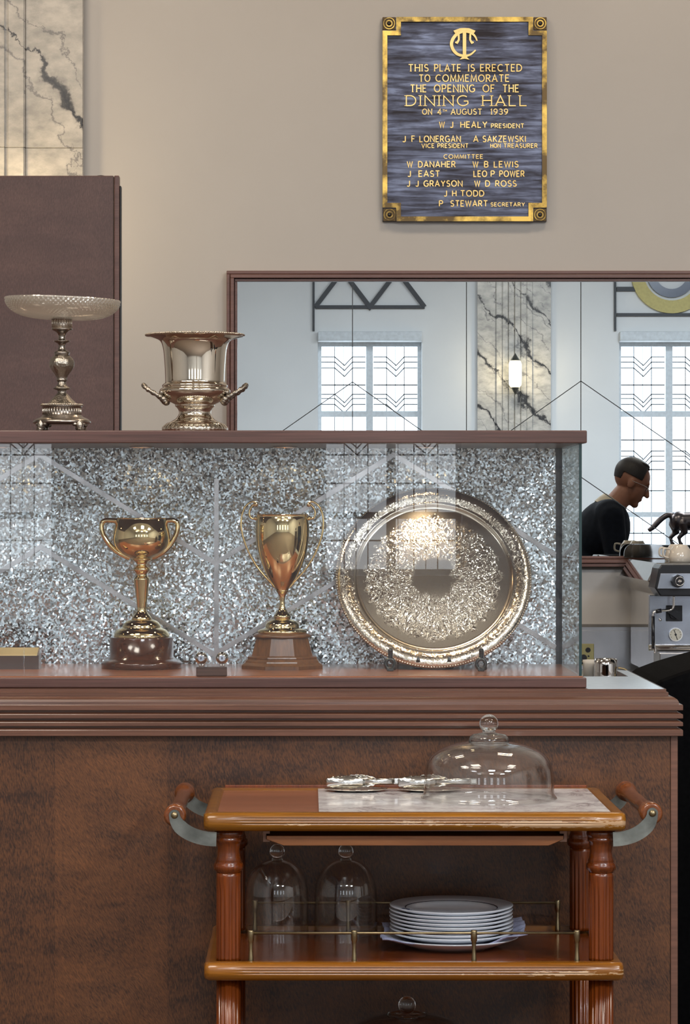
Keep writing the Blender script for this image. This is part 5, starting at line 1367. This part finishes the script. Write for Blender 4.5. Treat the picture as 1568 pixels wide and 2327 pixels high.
capsule(bd, pv(1.60, -0.17, 1.49), pv(1.60, 0.17, 1.49), 0.062, 0.062)
capsule(bd, pv(1.615, 0, 1.50), pv(1.69, 0, 1.60), 0.066, 0.056)
Rh = Matrix.Rotation(R(28), 3, 'Y')
hc = Vector(pv(1.735, 0, 1.662))
def hp_(x, y, z): return hc + Rh @ Vector((x, y, z))
bd.ball(hp_(-0.012, 0, 0.025), 1, 28, 18, Rh, (0.098, 0.076, 0.090))
bd.ball(hp_(0.022, 0, -0.035), 1, 28, 18, Rh, (0.068, 0.060, 0.085))
capsule(bd, hp_(0.060, 0, -0.095), hp_(0.068, 0, -0.100), 0.026, 0.022)
capsule(bd, hp_(0.083, 0, 0.012), hp_(0.106, 0, -0.030), 0.010, 0.0145)
bd.ball(hp_(0.082, 0, -0.066), 1, 12, 8, Rh, (0.012, 0.026, 0.012))
bd.ball(hp_(0.080, 0, 0.028), 1, 12, 8, Rh, (0.012, 0.045, 0.010))
for sg in (-1, 1):
    bd.ball(hp_(-0.008, sg * 0.077, -0.015), 1, 12, 8, Rh, (0.020, 0.009, 0.031))
    # hands: palm, four fingers, thumb
    w = Vector(pv(1.83, sg * 0.17, 1.08)); d = Vector((0.88, -sg * 0.10, -0.45)).normalized(); s_ = Vector((0, -sg, 0.1)).normalized(); dn = d.cross(s_) * (-1)
    if dn.z > 0: dn = -dn
    capsule(bd, w, w + d * 0.045, 0.026, 0.030); capsule(bd, w + d * 0.03 - s_ * 0.022, w + d * 0.085 - s_ * 0.027, 0.014, 0.012)
    capsule(bd, w + d * 0.03 + s_ * 0.022, w + d * 0.088 + s_ * 0.026, 0.014, 0.012); capsule(bd, w + d * 0.03, w + d * 0.09, 0.016, 0.013)
    for fk, ln_ in ((-0.030, 0.062), (-0.010, 0.076), (0.011, 0.080), (0.031, 0.070)):
        a_ = w + d * 0.088 + s_ * fk; b_ = a_ + (d + s_ * fk * 2 + dn * 0.25).normalized() * ln_ * 0.55; c_ = b_ + (d * 0.75 + dn * 0.65).normalized() * ln_ * 0.5
        capsule(bd, a_, b_, 0.0088, 0.0080, 10); capsule(bd, b_, c_, 0.0080, 0.0068, 10)
    a_ = w + d * 0.030 + s_ * 0.028; b_ = a_ + (d * 0.6 + s_ * 0.8 + dn * 0.2).normalized() * 0.04; c_ = b_ + (d * 0.9 + s_ * 0.25 + dn * 0.3).normalized() * 0.032
    capsule(bd, a_, b_, 0.012, 0.010, 10); capsule(bd, b_, c_, 0.0095, 0.0075, 10)
remesh(bd, 0.0055, 4).build('body', M['skin'], person)
jk = MB()
jk.ball(pv(1.42, 0, 0.95), 1, 24, 14, None, (0.150, 0.200, 0.16))
jk.ball(pv(1.48, 0, 1.17), 1, 24, 14, Matrix.Rotation(R(22), 3, 'Y'), (0.145, 0.185, 0.22))
jk.ball(pv(1.565, 0, 1.38), 1, 24, 14, Matrix.Rotation(R(26), 3, 'Y'), (0.150, 0.215, 0.20))
capsule(jk, pv(1.595, -0.175, 1.49), pv(1.595, 0.175, 1.49), 0.080, 0.080)
for sg in (-1, 1):
    capsule(jk, pv(1.60, sg * 0.21, 1.475), pv(1.63, sg * 0.25, 1.19), 0.072, 0.058)
    capsule(jk, pv(1.63, sg * 0.25, 1.19), pv(1.79, sg * 0.185, 1.10), 0.055, 0.040)
remesh(jk, 0.010, 5).build('jacket', M['jacket'], person)
tq = MB()
for sg in (-1, 1):
    capsule(tq, pv(1.42, sg * 0.10, 0.93), pv(1.47, sg * 0.11, 0.50), 0.108, 0.080)
    capsule(tq, pv(1.47, sg * 0.11, 0.50), pv(1.42, sg * 0.115, 0.12), 0.078, 0.066)
remesh(tq, 0.010, 5).build('trousers', M['trousers'], person)
sh = MB()
for sg in (-1, 1):
    sh.tube(spline([pv(1.405, sg * 0.115, 0.045), pv(1.50, sg * 0.122, 0.05), pv(1.60, sg * 0.132, 0.042)], 5), [0.045 + 0.008 * math.sin(i * 0.35) - 0.0015 * i for i in range(11)], 14, flat=0.044, up=(0, 0, 1))
sh.build('shoes', M['black'], person)
cl = MB(); ax = (Vector(pv(1.69, 0, 1.60)) - Vector(pv(1.615, 0, 1.50))).normalized(); b0 = Vector(pv(1.618, 0, 1.522))
e1 = Vector((0, 1, 0)); e2 = ax.cross(e1)
rr_ = [[cl.bm.verts.new(b0 + ax * h + (e1 * math.cos(R(t)) + e2 * math.sin(R(t))) * r_) for t in range(0, 360, 12)] for h, r_ in ((-0.02, 0.090), (0.01, 0.084), (0.045, 0.073), (0.047, 0.070), (0.01, 0.075))]
for a_, b_ in zip(rr_[:-1], rr_[1:]):
    for i in range(30): cl.face([a_[i], a_[(i + 1) % 30], b_[(i + 1) % 30], b_[i]], True)
cl.build('shirt_collar', M['shirt'], person)
hr = MB(); hb_ = bmesh.new(); bmesh.ops.create_uvsphere(hb_, u_segments=150, v_segments=100, radius=1.0)
vs = [v for v in hb_.verts if (v.co.z < -0.05 and v.co.x > -0.55) or (v.co.x > 0.52 and v.co.z < 0.72) or v.co.z < -0.50]
bmesh.ops.delete(hb_, geom=vs, context='VERTS')
for v in hb_.verts:
    k_ = min(1, max(0, (v.co.z + 0.25) / 0.75)) * min(1, max(0.0, (1.0 - v.co.x) / 0.7))
    v.co *= 0.93 + 0.085 * k_
hr.merge(hb_, Matrix.Translation(hp_(-0.014, 0, 0.028)) @ Rh.to_4x4() @ Matrix.Diagonal((0.106, 0.084, 0.100, 1)), True)
hr.ball(hp_(0.004, 0, 0.108), 1, 16, 10, Rh, (0.046, 0.052, 0.018))
ho = hr.build('hair', M['hair'], person); s_ = ho.modifiers.new('thick', 'SOLIDIFY'); s_.thickness = 0.007; s_.offset = -1
gs = MB()
for sg in (-1, 1):
    gs.tube([hp_(0.088, sg * 0.034, 0.002) + Rh @ Vector((0, 0.021 * math.cos(R(t)), 0.017 * math.sin(R(t)))) for t in range(0, 360, 20)], 0.0016, 6, closed=True)
    gs.tube([hp_(0.088, sg * 0.055, 0.006), hp_(0.06, sg * 0.076, 0.006), hp_(-0.01, sg * 0.084, 0.0)], 0.0015, 6)
gs.tube([hp_(0.090, -0.013, 0.004), hp_(0.094, 0, 0.007), hp_(0.090, 0.013, 0.004)], 0.0015, 6)
gs.build('glasses', M['chrome'], person)

HY = 5.2; HDv = 2 * 10.378 - HY; kh = HDv / F
hx = lambda px: (px - CX) * kh
hz = lambda py: EYE - (py - CY) * kh
zpl = hz(1238)
pd = thing('pedestal', 'tall dark pedestal under the bronze horse, seen in the mirror', 'pedestal', (hx(1600), HY, 0))
MB().box(hx(1496), hx(1496) + 0.62, HY - 0.16, HY + 0.16, zpl - 0.022, zpl, 0.003).build('pedestal_top', M['black'], pd)
MB().box(hx(1506), hx(1506) + 0.56, HY - 0.13, HY + 0.13, 0, zpl - 0.022).build('pedestal_body', M['dark_block'], pd)
hs = MB(); x0_ = hx(1535)
capsule(hs, (x0_ + 0.035, HY, hz(1185)), (x0_ + 0.24, HY, hz(1184)), 0.052, 0.056)
hs.ball((x0_ + 0.02, HY, hz(1184)), 1, 20, 12, None, (0.055, 0.050, 0.056))
hs.ball((x0_ + 0.25, HY, hz(1184)), 1, 20, 12, None, (0.056, 0.050, 0.062))
capsule(hs, (x0_ + 0.27, HY, hz(1178)), (x0_ + 0.34, HY, hz(1138)), 0.048, 0.030)
capsule(hs, (x0_ + 0.34, HY, hz(1134)), (x0_ + 0.405, HY, hz(1150)), 0.026, 0.016)
for sg in (-1, 1):
    capsule(hs, (x0_ + 0.335, HY + sg * 0.012, hz(1124)), (x0_ + 0.338, HY + sg * 0.014, hz(1117)), 0.007, 0.003)
    dx = 0.02 * sg
    capsule(hs, (x0_ + 0.018 + dx, HY + sg * 0.026, hz(1190)), (x0_ + 0.028 + dx, HY + sg * 0.028, hz(1208)), 0.034, 0.020)
    capsule(hs, (x0_ + 0.028 + dx, HY + sg * 0.028, hz(1208)), (x0_ - 0.004 + dx, HY + sg * 0.028, hz(1221)), 0.017, 0.012)
    capsule(hs, (x0_ - 0.004 + dx, HY + sg * 0.028, hz(1221)), (x0_ + 0.004 + dx, HY + sg * 0.028, hz(1236)), 0.010, 0.009)
    hs.ball((x0_ + 0.008 + dx, HY + sg * 0.028, zpl + 0.007), 0.012, 12, 8, None, (1.2, 1, 0.6))
    dx = -0.015 * sg
    capsule(hs, (x0_ + 0.255 + dx, HY + sg * 0.026, hz(1190)), (x0_ + 0.262 + dx, HY + sg * 0.027, hz(1215)), 0.026, 0.013)
    capsule(hs, (x0_ + 0.262 + dx, HY + sg * 0.027, hz(1215)), (x0_ + 0.255 + dx, HY + sg * 0.027, hz(1236)), 0.011, 0.009)
    hs.ball((x0_ + 0.258 + dx, HY + sg * 0.027, zpl + 0.007), 0.012, 12, 8, None, (1.2, 1, 0.6))
tl = spline([(x0_ - 0.015, HY, hz(1170)), (x0_ - 0.055, HY, hz(1172)), (x0_ - 0.095, HY, hz(1184)), (x0_ - 0.125, HY, hz(1197)), (x0_ - 0.155, HY, hz(1206))], 5)
hs.tube(tl, [0.012 + 0.006 * math.sin(math.pi * i / 20) for i in range(len(tl))], 12)
ho = remesh(hs, 0.0042, 4).build('horse_statue', M['bronze'])
tag(ho, 'dark bronze horse statue with flying tail at the mirror right edge', 'statue')
